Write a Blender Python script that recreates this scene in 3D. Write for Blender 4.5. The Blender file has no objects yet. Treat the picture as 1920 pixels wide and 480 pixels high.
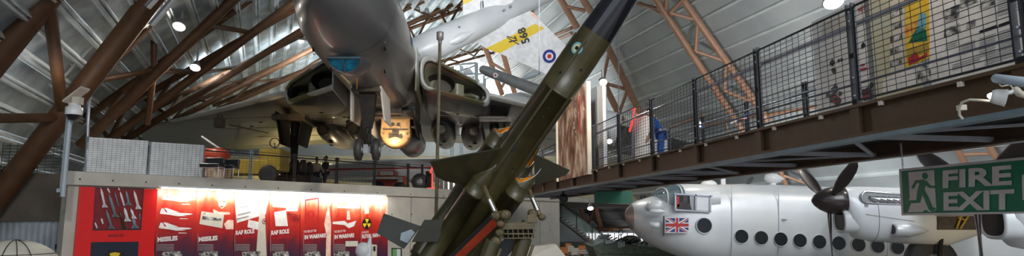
import bpy, bmesh, math, random
from mathutils import Vector, Matrix
random.seed(7)
V = Vector
PI = math.pi
EYE = 2.6
F = 1200.0
PITCH = math.atan(170 / F)
CO = V((0, 0, EYE))
COL = bpy.context.scene.collection

def ray(px, py):
    cx, cy = (px - 960) / F, (240 - py) / F
    d = V((cx, math.cos(PITCH) - cy * math.sin(PITCH), math.sin(PITCH) + cy * math.cos(PITCH)))
    return d / d.y

def P(px, py, Y):
    return CO + ray(px, py) * Y

def hit(px, py, O, n):
    d = ray(px, py)
    return CO + d * ((O - CO).dot(n) / d.dot(n))

# ---------------------------------------------------------------- materials
M = {}
def mat(name, col, rough=.5, metal=0.0, noise=None, coat=0, emit=None, bump=0, nscale=4, spec=.5, alpha=1, trans=0):
    m = bpy.data.materials.new(name); m.use_nodes = True
    nt = m.node_tree; b = nt.nodes['Principled BSDF']
    b.inputs['Roughness'].default_value = rough
    b.inputs['Metallic'].default_value = metal
    b.inputs['Specular IOR Level'].default_value = spec
    b.inputs['Coat Weight'].default_value = coat
    b.inputs['Transmission Weight'].default_value = trans
    b.inputs['Alpha'].default_value = alpha
    b.inputs['Base Color'].default_value = (*col, 1)
    tc = nt.nodes.new('ShaderNodeTexCoord'); n = nt.nodes.new('ShaderNodeTexNoise')
    n.inputs['Scale'].default_value = nscale; n.inputs['Detail'].default_value = 5
    nt.links.new(tc.outputs['Object'], n.inputs['Vector'])
    r = nt.nodes.new('ShaderNodeValToRGB')
    c2 = noise if noise else tuple(c * .82 for c in col)
    r.color_ramp.elements[0].position = .35; r.color_ramp.elements[1].position = .65
    r.color_ramp.elements[0].color = (*col, 1); r.color_ramp.elements[1].color = (*c2, 1)
    nt.links.new(n.outputs['Fac'], r.inputs['Fac']); nt.links.new(r.outputs['Color'], b.inputs['Base Color'])
    if bump:
        bp = nt.nodes.new('ShaderNodeBump'); bp.inputs['Strength'].default_value = bump
        nt.links.new(n.outputs['Fac'], bp.inputs['Height']); nt.links.new(bp.outputs['Normal'], b.inputs['Normal'])
    if emit:
        b.inputs['Emission Color'].default_value = (*emit[:3], 1); b.inputs['Emission Strength'].default_value = emit[3]
    M[name] = m
    return m

mat('concrete', (.58, .54, .47), .75, noise=(.48, .45, .39), nscale=1.2, bump=.05)
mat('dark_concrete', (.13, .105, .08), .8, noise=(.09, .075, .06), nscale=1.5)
mat('floor_grey', (.30, .29, .28), .35, nscale=2)
mat('galv', (.60, .68, .71), .45, .45, noise=(.26, .31, .36), nscale=.9, bump=.08)
mat('galv_light', (.84, .88, .9), .38, .4, noise=(.55, .62, .64), nscale=1.3, bump=.05)
mat('roof_grey', (.47, .50, .51), .45, .35, noise=(.33, .36, .38), nscale=.25)
mat('rib_grey', (.62, .66, .66), .4, .35, noise=(.5, .55, .55), nscale=1)
mat('corrugated', (.66, .70, .74), .35, .7, noise=(.5, .56, .6), nscale=2)
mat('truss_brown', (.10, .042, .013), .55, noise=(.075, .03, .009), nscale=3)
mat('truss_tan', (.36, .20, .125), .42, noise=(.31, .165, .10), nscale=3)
mat('girder_brown', (.105, .062, .030), .4, noise=(.08, .047, .024), nscale=3)
mat('black_steel', (.03, .03, .034), .35)
mat('wire', (.035, .035, .045), .4, .3)
mat('rail_steel', (.50, .52, .62), .25, .4)
mat('under_dark', (.018, .018, .022), .7)
mat('brace_grey', (.36, .36, .40), .5)
mat('banner_white', (.85, .86, .87), .6)
mat('red', (.85, .012, .012), .35, noise=(.8, .01, .01))
mat('red_glow', (.9, .05, .03), .4, emit=(1, .05, .04, 1.6))
mat('dark_red', (.24, .012, .016), .4)
mat('panel_navy', (.02, .025, .045), .3)
mat('yellow', (.86, .62, .02), .4, noise=(.82, .56, .02))
mat('black', (.012, .012, .014), .4)
mat('rubber', (.02, .02, .022), .6, noise=(.035, .035, .035))
mat('white', (.82, .82, .82), .4, noise=(.76, .76, .77))
mat('cream', (.72, .66, .55), .5, noise=(.66, .6, .5))
mat('white_print', (.92, .88, .84), .5)
mat('grey_print', (.36, .36, .37), .5)
mat('pink_print', (.9, .50, .38), .5, noise=(.95, .75, .62), nscale=6)
mat('green', (.0, .16, .085), .35, noise=(.0, .15, .08))
mat('sign_white', (.62, .56, .55), .4)
mat('olive', (.062, .050, .017), .36, noise=(.045, .038, .013), nscale=5, coat=.12)
mat('olive_dark', (.036, .030, .012), .38, noise=(.026, .022, .010), nscale=4, coat=.2)
mat('launcher_tan', (.13, .098, .042), .42, noise=(.085, .065, .03), nscale=9)
mat('orange_red', (.62, .06, .012), .4, noise=(.42, .05, .02), nscale=8)
mat('golden', (.75, .38, .06), .3, .5, noise=(.6, .3, .05))
mat('chrome', (.8, .8, .82), .15, 1)
mat('missile_black', (.012, .011, .016), .13, coat=.6)
mat('silver', (.78, .80, .82), .38, .25, noise=(.68, .71, .74), nscale=.7, bump=.03)
mat('bronze_nose', (.45, .38, .35), .4, .5)
mat('prop_dark', (.030, .020, .020), .3, coat=.4)
mat('window_dark', (.018, .024, .028), .3, spec=.3)
mat('glass', (.22, .33, .40), .04, noise=(.18, .3, .36), alpha=.5)
mat('silver_white', (.78, .80, .82), .35, .1, noise=(.68, .71, .75), nscale=.6)
mat('hunter_white', (.88, .88, .9), .4)
mat('grey_metal', (.33, .34, .35), .35, .5)
mat('blue', (.01, .03, .26), .4)
mat('light_blue', (.2, .5, .6), .4)
mat('roundel_red', (.55, .02, .03), .4)
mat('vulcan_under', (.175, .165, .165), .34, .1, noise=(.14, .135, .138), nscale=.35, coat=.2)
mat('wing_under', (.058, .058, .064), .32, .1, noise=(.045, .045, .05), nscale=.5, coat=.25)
mat('duct', (.26, .26, .19), .35, noise=(.2, .2, .14), nscale=1)
mat('duct_dark', (.03, .028, .018), .5)
mat('bay_dark', (.035, .03, .026), .5, noise=(.08, .06, .04), nscale=6)
mat('gear_dark', (.014, .013, .013), .6, spec=.25, noise=(.025, .021, .018), nscale=5)
mat('door_white', (.7, .66, .6), .4)
mat('warm_plate', (.66, .42, .2), .4, .3, noise=(.5, .3, .14), nscale=5)
mat('blister_blue', (.0, .13, .26), .08, coat=.8, noise=(.01, .35, .55), nscale=5)
mat('lamp_white', (.8, .8, .78), .4)
mat('lamp_glow', (1, .95, .85), .4, emit=(1, .92, .78, 14))
mat('strip_glow', (1, 1, 1), .4, emit=(1, .97, .92, 9))
mat('window_glow', (1, 1, 1), .4, emit=(1, .985, .97, 1.6), noise=(.9, .9, .95))
mat('skin', (.55, .33, .24), .55)
mat('cloth_cream', (.62, .52, .38), .8)
mat('cloth_dark', (.03, .03, .04), .8)
mat('cloth_blue', (.01, .09, .36), .8, noise=(.01, .06, .25))
mat('hair', (.06, .04, .025), .6)
mat('fin_dark', (.024, .02, .009), .42)
mat('ochre_wall', (.46, .40, .26), .6, noise=(.36, .32, .22), nscale=.4)
mat('mustard', (.52, .36, .05), .5, noise=(.44, .3, .04))
mat('pale_yellow', (.7, .62, .34), .5, noise=(.62, .55, .3))
mat('teal_grey', (.20, .27, .31), .4)
mat('blue_grey', (.36, .42, .47), .4, noise=(.32, .38, .43))
mat('glass_green', (.35, .5, .45), .08, alpha=.35)
mat('tank_green', (.05, .07, .045), .5, noise=(.1, .12, .08), nscale=7)
mat('tank_grey', (.30, .34, .34), .45, noise=(.2, .24, .24), nscale=9)
mat('caption', (.07,.02,.04), .4)
mat('green_screen', (.2,.5,.12), .4)
mat('fin_grey', (.040, .041, .032), .4, noise=(.032, .033, .026))
mat('orange', (.75, .25, .05), .5)
mat('seat_black', (.02, .02, .025), .35)

def mix_mat(name, c1, c2, scale, lo, hi, rough=.4, c3=None, coord='Object', stretch=None, metal=0, extra=None, coat=0):
    m = bpy.data.materials.new(name); m.use_nodes = True
    nt = m.node_tree; b = nt.nodes['Principled BSDF']
    b.inputs['Roughness'].default_value = rough; b.inputs['Metallic'].default_value = metal; b.inputs['Coat Weight'].default_value = coat
    tc = nt.nodes.new('ShaderNodeTexCoord'); mp = nt.nodes.new('ShaderNodeMapping')
    nt.links.new(tc.outputs[coord], mp.inputs['Vector'])
    if stretch: mp.inputs['Scale'].default_value = stretch
    n = nt.nodes.new('ShaderNodeTexNoise'); n.inputs['Scale'].default_value = scale; n.inputs['Detail'].default_value = 6
    nt.links.new(mp.outputs['Vector'], n.inputs['Vector'])
    r = nt.nodes.new('ShaderNodeValToRGB')
    r.color_ramp.elements[0].position = lo; r.color_ramp.elements[1].position = hi
    r.color_ramp.elements[0].color = (*c1, 1); r.color_ramp.elements[1].color = (*c2, 1)
    if c3:
        e = r.color_ramp.elements.new((lo + hi) / 2); e.color = (*c3, 1)
    nt.links.new(n.outputs['Fac'], r.inputs['Fac']); nt.links.new(r.outputs['Color'], b.inputs['Base Color'])
    M[name] = m
mix_mat('camo', (.50, .52, .51), (.12, .12, .06), .3, .49, .51, .3, coat=.3)
mix_mat('panel_print', (.50, .018, .012), (.86, .30, .14), 1.1, .38, .66, .35, stretch=(1, 1, .45), c3=(.66, .035, .02))
mix_mat('brown_print', (.10, .05, .03), (.66, .55, .42), 2.2, .36, .66, .5, stretch=(1.3, 1.3, .75), c3=(.33, .17, .11))
mix_mat('orange_print', (.85, .50, .02), (.80, .20, .02), 3.5, .42, .6, .5, c3=(.85, .6, .08))
mix_mat('photo_print', (.05, .05, .05), (.7, .68, .64), 9, .4, .62, .5)
mix_mat('cream_print', (.62, .56, .36), (.55, .55, .44), 2, .4, .6, .5)

# ---------------------------------------------------------------- geometry builder
class MB:
    def __init__(s, T=None): s.v = []; s.f = []; s.mi = []; s.T = T; s.cur = 0; s.sm = []; s.smooth = False
    def add(s, vs, fs, smooth=None):
        n = len(s.v)
        s.v += [(s.T @ V(v)) if s.T else V(v) for v in vs]
        for f in fs: s.f.append([n + i for i in f]); s.mi.append(s.cur); s.sm.append(s.smooth if smooth is None else smooth)
        return s
    def box(s, c, d, ex=None, ey=None, ez=None):
        ex = V(ex or (1, 0, 0)).normalized(); ez = V(ez or (0, 0, 1)).normalized()
        ey = V(ey).normalized() if ey else ez.cross(ex)
        c = V(c); vs = []
        for k in (-.5, .5):
            for j in (-.5, .5):
                for i in (-.5, .5): vs.append(c + ex * d[0] * i + ey * d[1] * j + ez * d[2] * k)
        return s.add(vs, [(0, 2, 3, 1), (4, 5, 7, 6), (0, 1, 5, 4), (2, 6, 7, 3), (0, 4, 6, 2), (1, 3, 7, 5)], False)
    def bar(s, p, q, w, h, up=(0, 0, 1)):
        p, q = V(p), V(q); ax = (q - p).normalized(); up = V(up)
        if abs(ax.dot(up)) > .98: up = V((1, 0, 0))
        ey = up.cross(ax).normalized(); ez = ax.cross(ey)
        return s.box((p + q) / 2, ((q - p).length, w, h), ax, ey, ez)
    def rings(s, rs, cap0=True, cap1=True, closed=True, smooth=True):
        n = len(rs[0]); vs = [v for r in rs for v in r]; fs = []
        for k in range(len(rs) - 1):
            for i in range(n if closed else n - 1):
                j = (i + 1) % n
                fs.append((k * n + i, k * n + j, (k + 1) * n + j, (k + 1) * n + i))
        s.add(vs, fs, smooth)
        if closed:
            if cap0: s.add(rs[0], [tuple(range(n))[::-1]], False)
            if cap1: s.add(rs[-1], [tuple(range(n))], False)
        return s
    def tube(s, p, q, r, r2=None, n=12, cap=True):
        return s.path([p, q], [r, r if r2 is None else r2], n, cap)
    def path(s, pts, rad, n=10, cap=True):
        pts = [V(p) for p in pts]; rad = rad if isinstance(rad, (list, tuple)) else [rad] * len(pts)
        rs = []; pe = None
        for k, p in enumerate(pts):
            t = (pts[min(k + 1, len(pts) - 1)] - pts[max(k - 1, 0)]).normalized()
            if pe is None:
                a = V((0, 0, 1)) if abs(t.z) < .9 else V((1, 0, 0))
                pe = t.cross(a).normalized()
            else:
                pe = (pe - t * pe.dot(t)).normalized()
            e2 = t.cross(pe)
            rs.append([p + (pe * math.cos(2 * PI * i / n) + e2 * math.sin(2 * PI * i / n)) * rad[k] for i in range(n)])
        return s.rings(rs, cap, cap)
    def lathe(s, o, ax, prof, n=24, sx=1, cap=True):
        """prof: list of (along, radius)"""
        o = V(o); ax = V(ax).normalized(); a = V((0, 0, 1)) if abs(ax.z) < .9 else V((1, 0, 0))
        e1 = ax.cross(a).normalized(); e2 = ax.cross(e1)
        rs = [[o + ax * t + (e1 * math.cos(2 * PI * i / n) + e2 * math.sin(2 * PI * i / n)) * max(r, 1e-4) for i in range(n)] for t, r in prof]
        return s.rings(rs, cap, cap)
    def plate(s, pts, nrm, th):
        """flat polygon (any convex or concave outline) given thickness along nrm"""
        pts = [V(p) for p in pts]; n = len(pts); d = V(nrm).normalized() * th
        vs = pts + [p - d for p in pts]
        return s.add(vs, [tuple(range(n)), tuple(range(n, 2 * n))[::-1]] + [(i, i + n, (i + 1) % n + n, (i + 1) % n) for i in range(n)], False)
    def ell(s, c, r, n=16, m=10, ax=None):
        c = V(c); X, Y_, Z = ax or (V((1, 0, 0)), V((0, 1, 0)), V((0, 0, 1)))
        rs = []
        for k in range(m + 1):
            t = -PI / 2 + PI * k / m
            rs.append([c + X * (r[0] * math.cos(t) * math.cos(2 * PI * i / n) if abs(math.cos(t)) > 1e-6 else 1e-4 * math.cos(2 * PI * i / n))
                       + Y_ * (r[1] * max(math.cos(t), 1e-4) * math.sin(2 * PI * i / n)) + Z * r[2] * math.sin(t) for i in range(n)])
        return s.rings(rs)

ORG = {}
def thing(name, label, cat, loc=(0, 0, 0), group=None):
    o = bpy.data.objects.new(name, None); COL.objects.link(o); o.location = loc
    o.empty_display_size = .1
    o['label'] = label; o['category'] = cat
    if group: o['group'] = group
    ORG[o.name] = V(loc)
    return o

def obj(name, mb, mats, parent=None, label=None, bevel=0, fixn=True, sub=0, org=None):
    while parent and parent.parent and parent.parent.parent: parent = parent.parent
    o0 = ORG.get(parent.name, V((0, 0, 0))) if parent else V(org or (0, 0, 0))
    me = bpy.data.meshes.new(name)
    me.from_pydata([tuple(v - o0) for v in mb.v], [], mb.f)
    for m_ in (mats if isinstance(mats, (list, tuple)) else [mats]): me.materials.append(M[m_])
    me.polygons.foreach_set('material_index', mb.mi)
    me.polygons.foreach_set('use_smooth', mb.sm)
    me.update()
    if fixn:
        bm = bmesh.new(); bm.from_mesh(me)
        bmesh.ops.recalc_face_normals(bm, faces=bm.faces)
        bm.to_mesh(me); bm.free()
    o = bpy.data.objects.new(name, me); COL.objects.link(o)
    if parent: o.parent = parent
    else: o.location = o0
    ORG[o.name] = o0
    if bevel:
        b = o.modifiers.new('bevel', 'BEVEL'); b.width = bevel; b.segments = 2; b.limit_method = 'ANGLE'
    if sub:
        b = o.modifiers.new('sub', 'SUBSURF'); b.levels = sub; b.render_levels = sub
    if label: o['label'] = label
    return o

def solo(name, mb, mats, label, cat, org, group=None, **k):
    o = obj(name, mb, mats, None, label, org=org, **k)
    o['category'] = cat
    if group: o['group'] = group
    return o

def struct(name, mb, mats, **k):
    o = obj(name, mb, mats, **k); o['kind'] = 'structure'
    return o

# text outlines
_tc = {}
def text_geo(t, bold=.0):
    if (t, bold) in _tc: return _tc[(t, bold)]
    cu = bpy.data.curves.new('txt', 'FONT'); cu.body = t; cu.size = 1; cu.offset = bold; cu.resolution_u = 3
    o = bpy.data.objects.new('txt', cu); COL.objects.link(o)
    dg = bpy.context.evaluated_depsgraph_get(); ev = o.evaluated_get(dg); me = ev.to_mesh()
    vs = [v.co.copy() for v in me.vertices]; fs = [tuple(p.vertices) for p in me.polygons]
    ev.to_mesh_clear(); bpy.data.objects.remove(o); bpy.data.curves.remove(cu)
    x0 = min(v.x for v in vs); x1 = max(v.x for v in vs); y0 = min(v.y for v in vs); y1 = max(v.y for v in vs)
    vs = [V(((v.x - x0) / (x1 - x0), (v.y - y0) / (y1 - y0), 0)) for v in vs]
    _tc[(t, bold)] = (vs, fs)
    return vs, fs

class Fr:
    """a vertical plane in the place: origin, direction along it, outward normal"""
    def __init__(s, O, ex, n): s.O = V(O); s.ex = V(ex).normalized(); s.n = V(n).normalized(); s.ez = V((0, 0, 1))
    def at(s, px, py, off=0):
        return hit(px, py, s.O + s.n * off, s.n)
    def poly(s, mb, pts, off, th=.01):
        mb.plate([s.at(x, y, off) for x, y in pts], s.n, th); return mb
    def quad_text(s, mb, t, a, b, c, off, bold=.02):
        """text with lower-left at pixel a, lower-right b, upper-left c"""
        A, B, C = s.at(*a, off), s.at(*b, off), s.at(*c, off)
        vs, fs = text_geo(t, bold)
        mb.add([A + (B - A) * v.x + (C - A) * v.y for v in vs], fs, False); return mb
    def disc(s, mb, px, py, r, off, n=28, a0=0, a1=2 * PI, r0=0, squash=1, th=.006):
        c = s.at(px, py, off)
        arc = [a0 + (a1 - a0) * i / n for i in range(n + (0 if a1 - a0 > 6.28 else 1))]
        if r0 and a1 - a0 > 6.28:
            o_ = [c + (s.ex * math.cos(a) + s.ez * math.sin(a)) * r for a in arc]; i_ = [c + (s.ex * math.cos(a) + s.ez * math.sin(a)) * r0 for a in arc]
            k = len(arc); mb.add(o_ + i_, [(i, (i + 1) % k, (i + 1) % k + k, i + k) for i in range(k)], False); return mb
        pts = [c + (s.ex * math.cos(a) + s.ez * math.sin(a)) * r for a in arc]
        if r0: pts += [c + (s.ex * math.cos(a) + s.ez * math.sin(a)) * r0 for a in arc[::-1]]
        elif a1 - a0 < 6.28: pts.append(c)
        mb.plate(pts, s.n, th); return mb

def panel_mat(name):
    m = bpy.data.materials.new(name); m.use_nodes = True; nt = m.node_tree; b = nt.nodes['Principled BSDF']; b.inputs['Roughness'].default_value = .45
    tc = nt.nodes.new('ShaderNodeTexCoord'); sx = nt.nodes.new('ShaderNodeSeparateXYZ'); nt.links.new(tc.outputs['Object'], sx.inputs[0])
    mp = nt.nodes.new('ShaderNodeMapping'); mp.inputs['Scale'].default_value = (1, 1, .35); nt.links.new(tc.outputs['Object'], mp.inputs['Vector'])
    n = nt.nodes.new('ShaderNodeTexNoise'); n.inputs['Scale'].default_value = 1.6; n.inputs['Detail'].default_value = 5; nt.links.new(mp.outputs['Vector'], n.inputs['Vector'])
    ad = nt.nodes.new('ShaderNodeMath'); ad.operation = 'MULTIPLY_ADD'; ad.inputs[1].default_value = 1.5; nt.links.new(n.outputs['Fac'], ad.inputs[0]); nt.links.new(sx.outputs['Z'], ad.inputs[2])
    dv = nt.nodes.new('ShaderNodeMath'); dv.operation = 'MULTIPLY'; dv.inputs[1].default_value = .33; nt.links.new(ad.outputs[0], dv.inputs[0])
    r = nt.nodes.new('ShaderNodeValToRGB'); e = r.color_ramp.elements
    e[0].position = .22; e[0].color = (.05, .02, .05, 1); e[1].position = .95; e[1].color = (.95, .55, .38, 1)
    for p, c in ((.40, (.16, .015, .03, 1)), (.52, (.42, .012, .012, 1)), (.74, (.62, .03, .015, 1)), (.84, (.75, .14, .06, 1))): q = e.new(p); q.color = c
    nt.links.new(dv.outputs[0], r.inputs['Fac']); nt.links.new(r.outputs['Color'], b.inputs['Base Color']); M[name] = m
panel_mat('panel_print')
# ---------------------------------------------------------------- camera
cam = bpy.data.cameras.new('camera'); co = bpy.data.objects.new('camera', cam); COL.objects.link(co)
cam.sensor_fit = 'HORIZONTAL'; cam.sensor_width = 36; cam.lens = 36 * F / 1920
cam.clip_end = 400; cam.clip_start = .05
co.location = CO; co.rotation_euler = (PI / 2 + PITCH, 0, 0)
bpy.context.scene.camera = co

# ---------------------------------------------------------------- the setting
ZP = EYE + 1.43                                   # platform level
b = MB().box((5, 38, -.1), (150, 120, .2)); struct('floor', b, 'floor_grey')

def at_height(px, py, z):
    d = ray(px, py); return CO + d * ((z - EYE) / d.z)
WA = at_height(130, 321, ZP); WB = at_height(840, 355, ZP)
wd = (WB - WA).normalized(); wn = V((wd.y, -wd.x, 0))
W = Fr(WA, wd, wn)
LW = (W.at(1049, 400) - WA).dot(wd)
wb = MB(); c = WA + wd * LW / 2 - wn * .25
wb.box((c.x, c.y, (ZP - .42) / 2), (LW, .5, ZP - .42), wd, None, (0, 0, 1))
struct('wall_front', wb, 'concrete')
wb = MB(); c = WA + wd * LW / 2 - wn * .2
wb.box((c.x, c.y, ZP - .21), (LW + .16, .72, .42), wd, None, (0, 0, 1)); struct('trim_1', wb, 'concrete', bevel=.02)
# formwork joints and tie holes in the concrete
jb = MB()
for px in (770, 815, 1012): 
    p = W.at(px, 420, .004); jb.box((p.x, p.y, 1.8), (.02, .012, 3.6), wd, None, (0, 0, 1))
for px, py in ((772, 402), (845, 402), (1003, 402), (1030, 402), (735, 402), (772, 440), (1003, 432), (1032, 432)):
    W.disc(jb, px, py, .035, .006, 10)
for px in range(150, 1040, 62): W.disc(jb, px, 335 + (px - 130) * .046, .03, .17, 10)
struct('trim_2', jb, 'dark_concrete')
# platform slab behind the wall
pb = MB()
e0 = WA - wn * .4; e1 = WA + wd * (LW + .5) - wn * .4
pts = [e0, e1, V((30, 80, ZP)), V((-70, 80, ZP)), V((-70, 21, ZP)), V((-13.6, 21, ZP))]
pb.plate([V((p.x, p.y, ZP - .08)) for p in pts], (0, 0, 1), .3); struct('floor_upper', pb, 'concrete')

pw = MB(); pw.box((-12, 60, ZP + 2.2), (60, .3, 4.4)); struct('wall_rear', pw, 'ochre_wall')
# left recess: dark upper wall over corrugated cladding
LW_ = Fr(P(0, 370, 20.6), (1, .12, 0), (.12, -1, 0))
def vwall(fr, x0, x1, z0, z1, th=.3):
    a = fr.at(x0, 400); c_ = fr.at(x1, 400); m = MB(); c = (a + c_) / 2 - fr.n * th / 2
    m.box((c.x, c.y, (z0 + z1) / 2), ((c_ - a).length, th, z1 - z0), fr.ex, None, (0, 0, 1)); return m
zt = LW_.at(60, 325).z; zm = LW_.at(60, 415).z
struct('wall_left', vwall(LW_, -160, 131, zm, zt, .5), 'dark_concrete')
cb = MB(); a = LW_.at(-160, 415, -.15); L = (LW_.at(131, 415, -.15) - a).length; k = 0; pr = []
while k * .045 < L:
    ph = k % 4; dd = (0, .07, .07, 0)[ph]
    pr.append(a + LW_.ex * k * .045 + LW_.n * dd); k += 1
cb.rings([[V((p.x, p.y, 0)) for p in pr], [V((p.x, p.y, zm)) for p in pr]], closed=False, smooth=False)
struct('wall_lower', cb, 'corrugated', fixn=False)

# ---- left roof: a curved shell whose ribs run level into the distance
LR = V((-.358, .934, 0)).normalized(); LN = V((LR.y, -LR.x, 0))
PROF = [(-11.6, -4.6), (-10.5, -2.4), (-9.3, .3), (-7.9, 2.8), (-6.7, 4.5), (-5.3, 5.9), (-3.9, 7.1), (-2.2, 8.2), (-.6, 9.05), (1.8, 10.1), (4, 10.95), (8, 12.5), (13, 14.3), (19, 16.3), (30, 19.6)]
def prof(w):
    for a, c_ in zip(PROF, PROF[1:]):
        if w <= c_[0]: t = (w - a[0]) / (c_[0] - a[0]); return a[1] + (c_[1] - a[1]) * t
    return PROF[-1][1]
arc = []; w_ = -11.6; d_ = 0
while w_ < 30:
    arc.append((d_, w_)); z0_ = prof(w_); w_ += .02; d_ += math.hypot(.02, prof(w_) - z0_)
def at_arc(d):
    lo, hi = 0, len(arc) - 1
    while hi - lo > 1:
        mdd = (lo + hi) // 2
        if arc[mdd][0] <= d: lo = mdd
        else: hi = mdd
    w = arc[lo][1]; return w, prof(w)
def shell(w, z, s): return LN * w + LR * s + V((0, 0, EYE + z))
pan_b, rib_b = MB(), MB(); pt_ = .82; d = 0
def sstrip(mb, d0, d1, h0, h1):
    (wa, za), (wb_, zb_) = at_arc(d0), at_arc(d1); n_ = V((-(zb_ - za), wb_ - wa)).normalized()
    A = (wa + n_[0] * h0, za + n_[1] * h0); B = (wb_ + n_[0] * h1, zb_ + n_[1] * h1)
    mb.add([shell(*A, 2), shell(*A, 88), shell(*B, 88), shell(*B, 2)], [(0, 1, 2, 3)], False)
while d + pt_ < arc[-1][0]:
    sstrip(pan_b, d, d + .52, .2, .2); sstrip(rib_b, d + .52, d + .58, .2, 0); sstrip(rib_b, d + .58, d + .66, 0, 0); sstrip(rib_b, d + .66, d + .69, 0, .1); sstrip(rib_b, d + .69, d + .73, .1, 0)
    sstrip(rib_b, d + .73, d + .77, 0, 0); sstrip(rib_b, d + .77, d + .82, 0, .2); d += pt_
cl = struct('ceiling_left', pan_b, 'galv', fixn=False)
rb_ = obj('roof_ribs', rib_b, 'galv_light', cl, fixn=False)

# ---- right roof, a steep plane with horizontal ribs
RD = V((-.3, 1, 0)).normalized(); RW = V((RD.y, -RD.x, 0)); KR = 1.15
R0 = P(1600, 362, 36)
RU = (-RW + V((0, 0, KR))).normalized(); RN = RD.cross(RU).normalized()
if RN.z > 0: RN = -RN
pn, rb2 = MB(), MB()
def rp(s, u, off=0): return R0 + RD * s + RU * u + RN * off
u = -7.2
while u < 42:
    for (m_, u0, u1, o0, o1) in ((pn, 0, .86, 0, 0), (rb2, .86, .90, 0, .14), (rb2, .90, 1.02, .14, .14), (rb2, 1.02, 1.06, .14, 0)):
        m_.add([rp(-34, u + u0, o0), rp(60, u + u0, o0), rp(60, u + u1, o1), rp(-34, u + u1, o1)], [(0, 1, 2, 3)], False)
    u += 1.06
cr = struct('ceiling_right', pn, 'roof_grey', fixn=False)
obj('roof_ribs', rb2, 'rib_grey', cr, fixn=False)
# lower right end wall strip: glazed band where the roof meets the ground
gb = MB()
a, c_ = P(1104, 445, 66), P(1200, 446, 66)
gb.box((a + c_) / 2, ((c_ - a).length * 1.1, .1, .9), (1, 0, 0)); g = struct('window_2', gb, 'window_glow')
fb = MB()
for i in range(9):
    p = a.lerp(c_, i / 8); fb.box(p - V((0, .1, 0)), (.12, .1, 1.2))
fb.box((a + c_) / 2 + V((0, -.1, .5)), (6, .12, .12)); obj('window_frame', fb, 'rail_steel', g)

# ---- end wall with the bright gable glazing
eb = MB(); eb.box((-12, 74, 16), (110, .4, 32)); struct('wall_back', eb, 'roof_grey')
def back(px, py, Y=73.0): return P(px, py, Y)
wb = MB(); wb.plate([back(795, 95), back(925, 80), back(935, 215), back(795, 215)][::-1], (0, -1, 0), .1); g = struct('window_1', wb, 'window_glow')
fb = MB()
for px in range(795, 930, 13): fb.tube(back(px, 60, 72.6), back(px, 215, 72.6), .13 if px % 2 else .2, n=6)
for py in range(90, 215, 17): fb.tube(back(795, py, 72.5), back(932, py - 4, 72.5), .13, n=6)
obj('window_frame', fb, 'grey_metal', g)
# steel lattice stair tower in front of the glazing
t = thing('lattice_tower', 'grey steel lattice tower in front of the bright gable window, behind the hanging jet', 'tower', P(860, 330, 66))
tb = MB()
for px in (848, 865, 893, 908):
    Yp = 66 if px in (848, 893) else 68
    tb = MB(); tb.tube((P(px, 330, Yp).x, Yp, ZP), P(px, 118, Yp), .2, n=8); obj('column', tb, 'blue_grey', t)
tb = MB()
for i, py in enumerate(range(122, 240, 20)):
    tb.tube(P(848, py, 66), P(893, py - 4, 66), .12, n=6); tb.tube(P(865, py, 68), P(908, py - 4, 68), .12, n=6)
    tb.tube(P(848, py, 66), P(893, py + 18, 66), .09, n=6) if i % 2 else tb.tube(P(893, py, 66), P(848, py + 18, 66), .09, n=6)
obj('bracing', tb, 'blue_grey', t)

# ---------------------------------------------------------------- roof trusses
def L2(n, x, dy=0): return P(x, n[1] + n[2] * x + dy, n[0])
TR = [  # lower chord (Y,b,s,r), upper chord, x range
    ((20, 365, -1.29, .34), (22.4, 335, -1.04, .17), -60, 340, 'thick rust-brown roof truss carrying the dome camera and crossing in front of the dark concrete'),
    ((24.5, 417, -.955, .21), (26, 336, -.72, .16), 150, 480, 'brown roof truss rising from behind the white mesh banners, next after the thickest one'),
    ((27.5, 415, -.745, .19), (28.4, 337, -.58, .15), 185, 600, 'brown roof truss passing just above the bomber wing tip'),
    ((31, 408, -.62, .17), (32, 349, -.5, .13), 215, 700, 'brown roof truss lit golden low down over the outer bomber wing'),
    ((35.5, 396, -.52, .16), (36.6, 352, -.44, .12), 300, 800, 'brown roof truss running into the bomber engine intake below the nose'),
    ((39.5, 390, -.45, .16), (40.6, 354, -.39, .12), 400, 900, 'brown roof truss mostly hidden behind the bomber nose and intake'),
    ((39.5, 420, -.44, .15), (40.5, 330, -.372, .12), 640, 940, 'brown roof truss seen between bomber nose and hanging jet, lower of the visible pair'),
    ((48, 405, -.385, .15), (49, 352, -.33, .12), 700, 1000, 'brown roof truss just above the silver jet fuselage beside the bomber nose'),
    ((60, 380, -.32, .16), (61.2, 358, -.28, .12), 700, 1000, 'small distant brown roof truss close to the bright gable window'),
]
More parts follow.
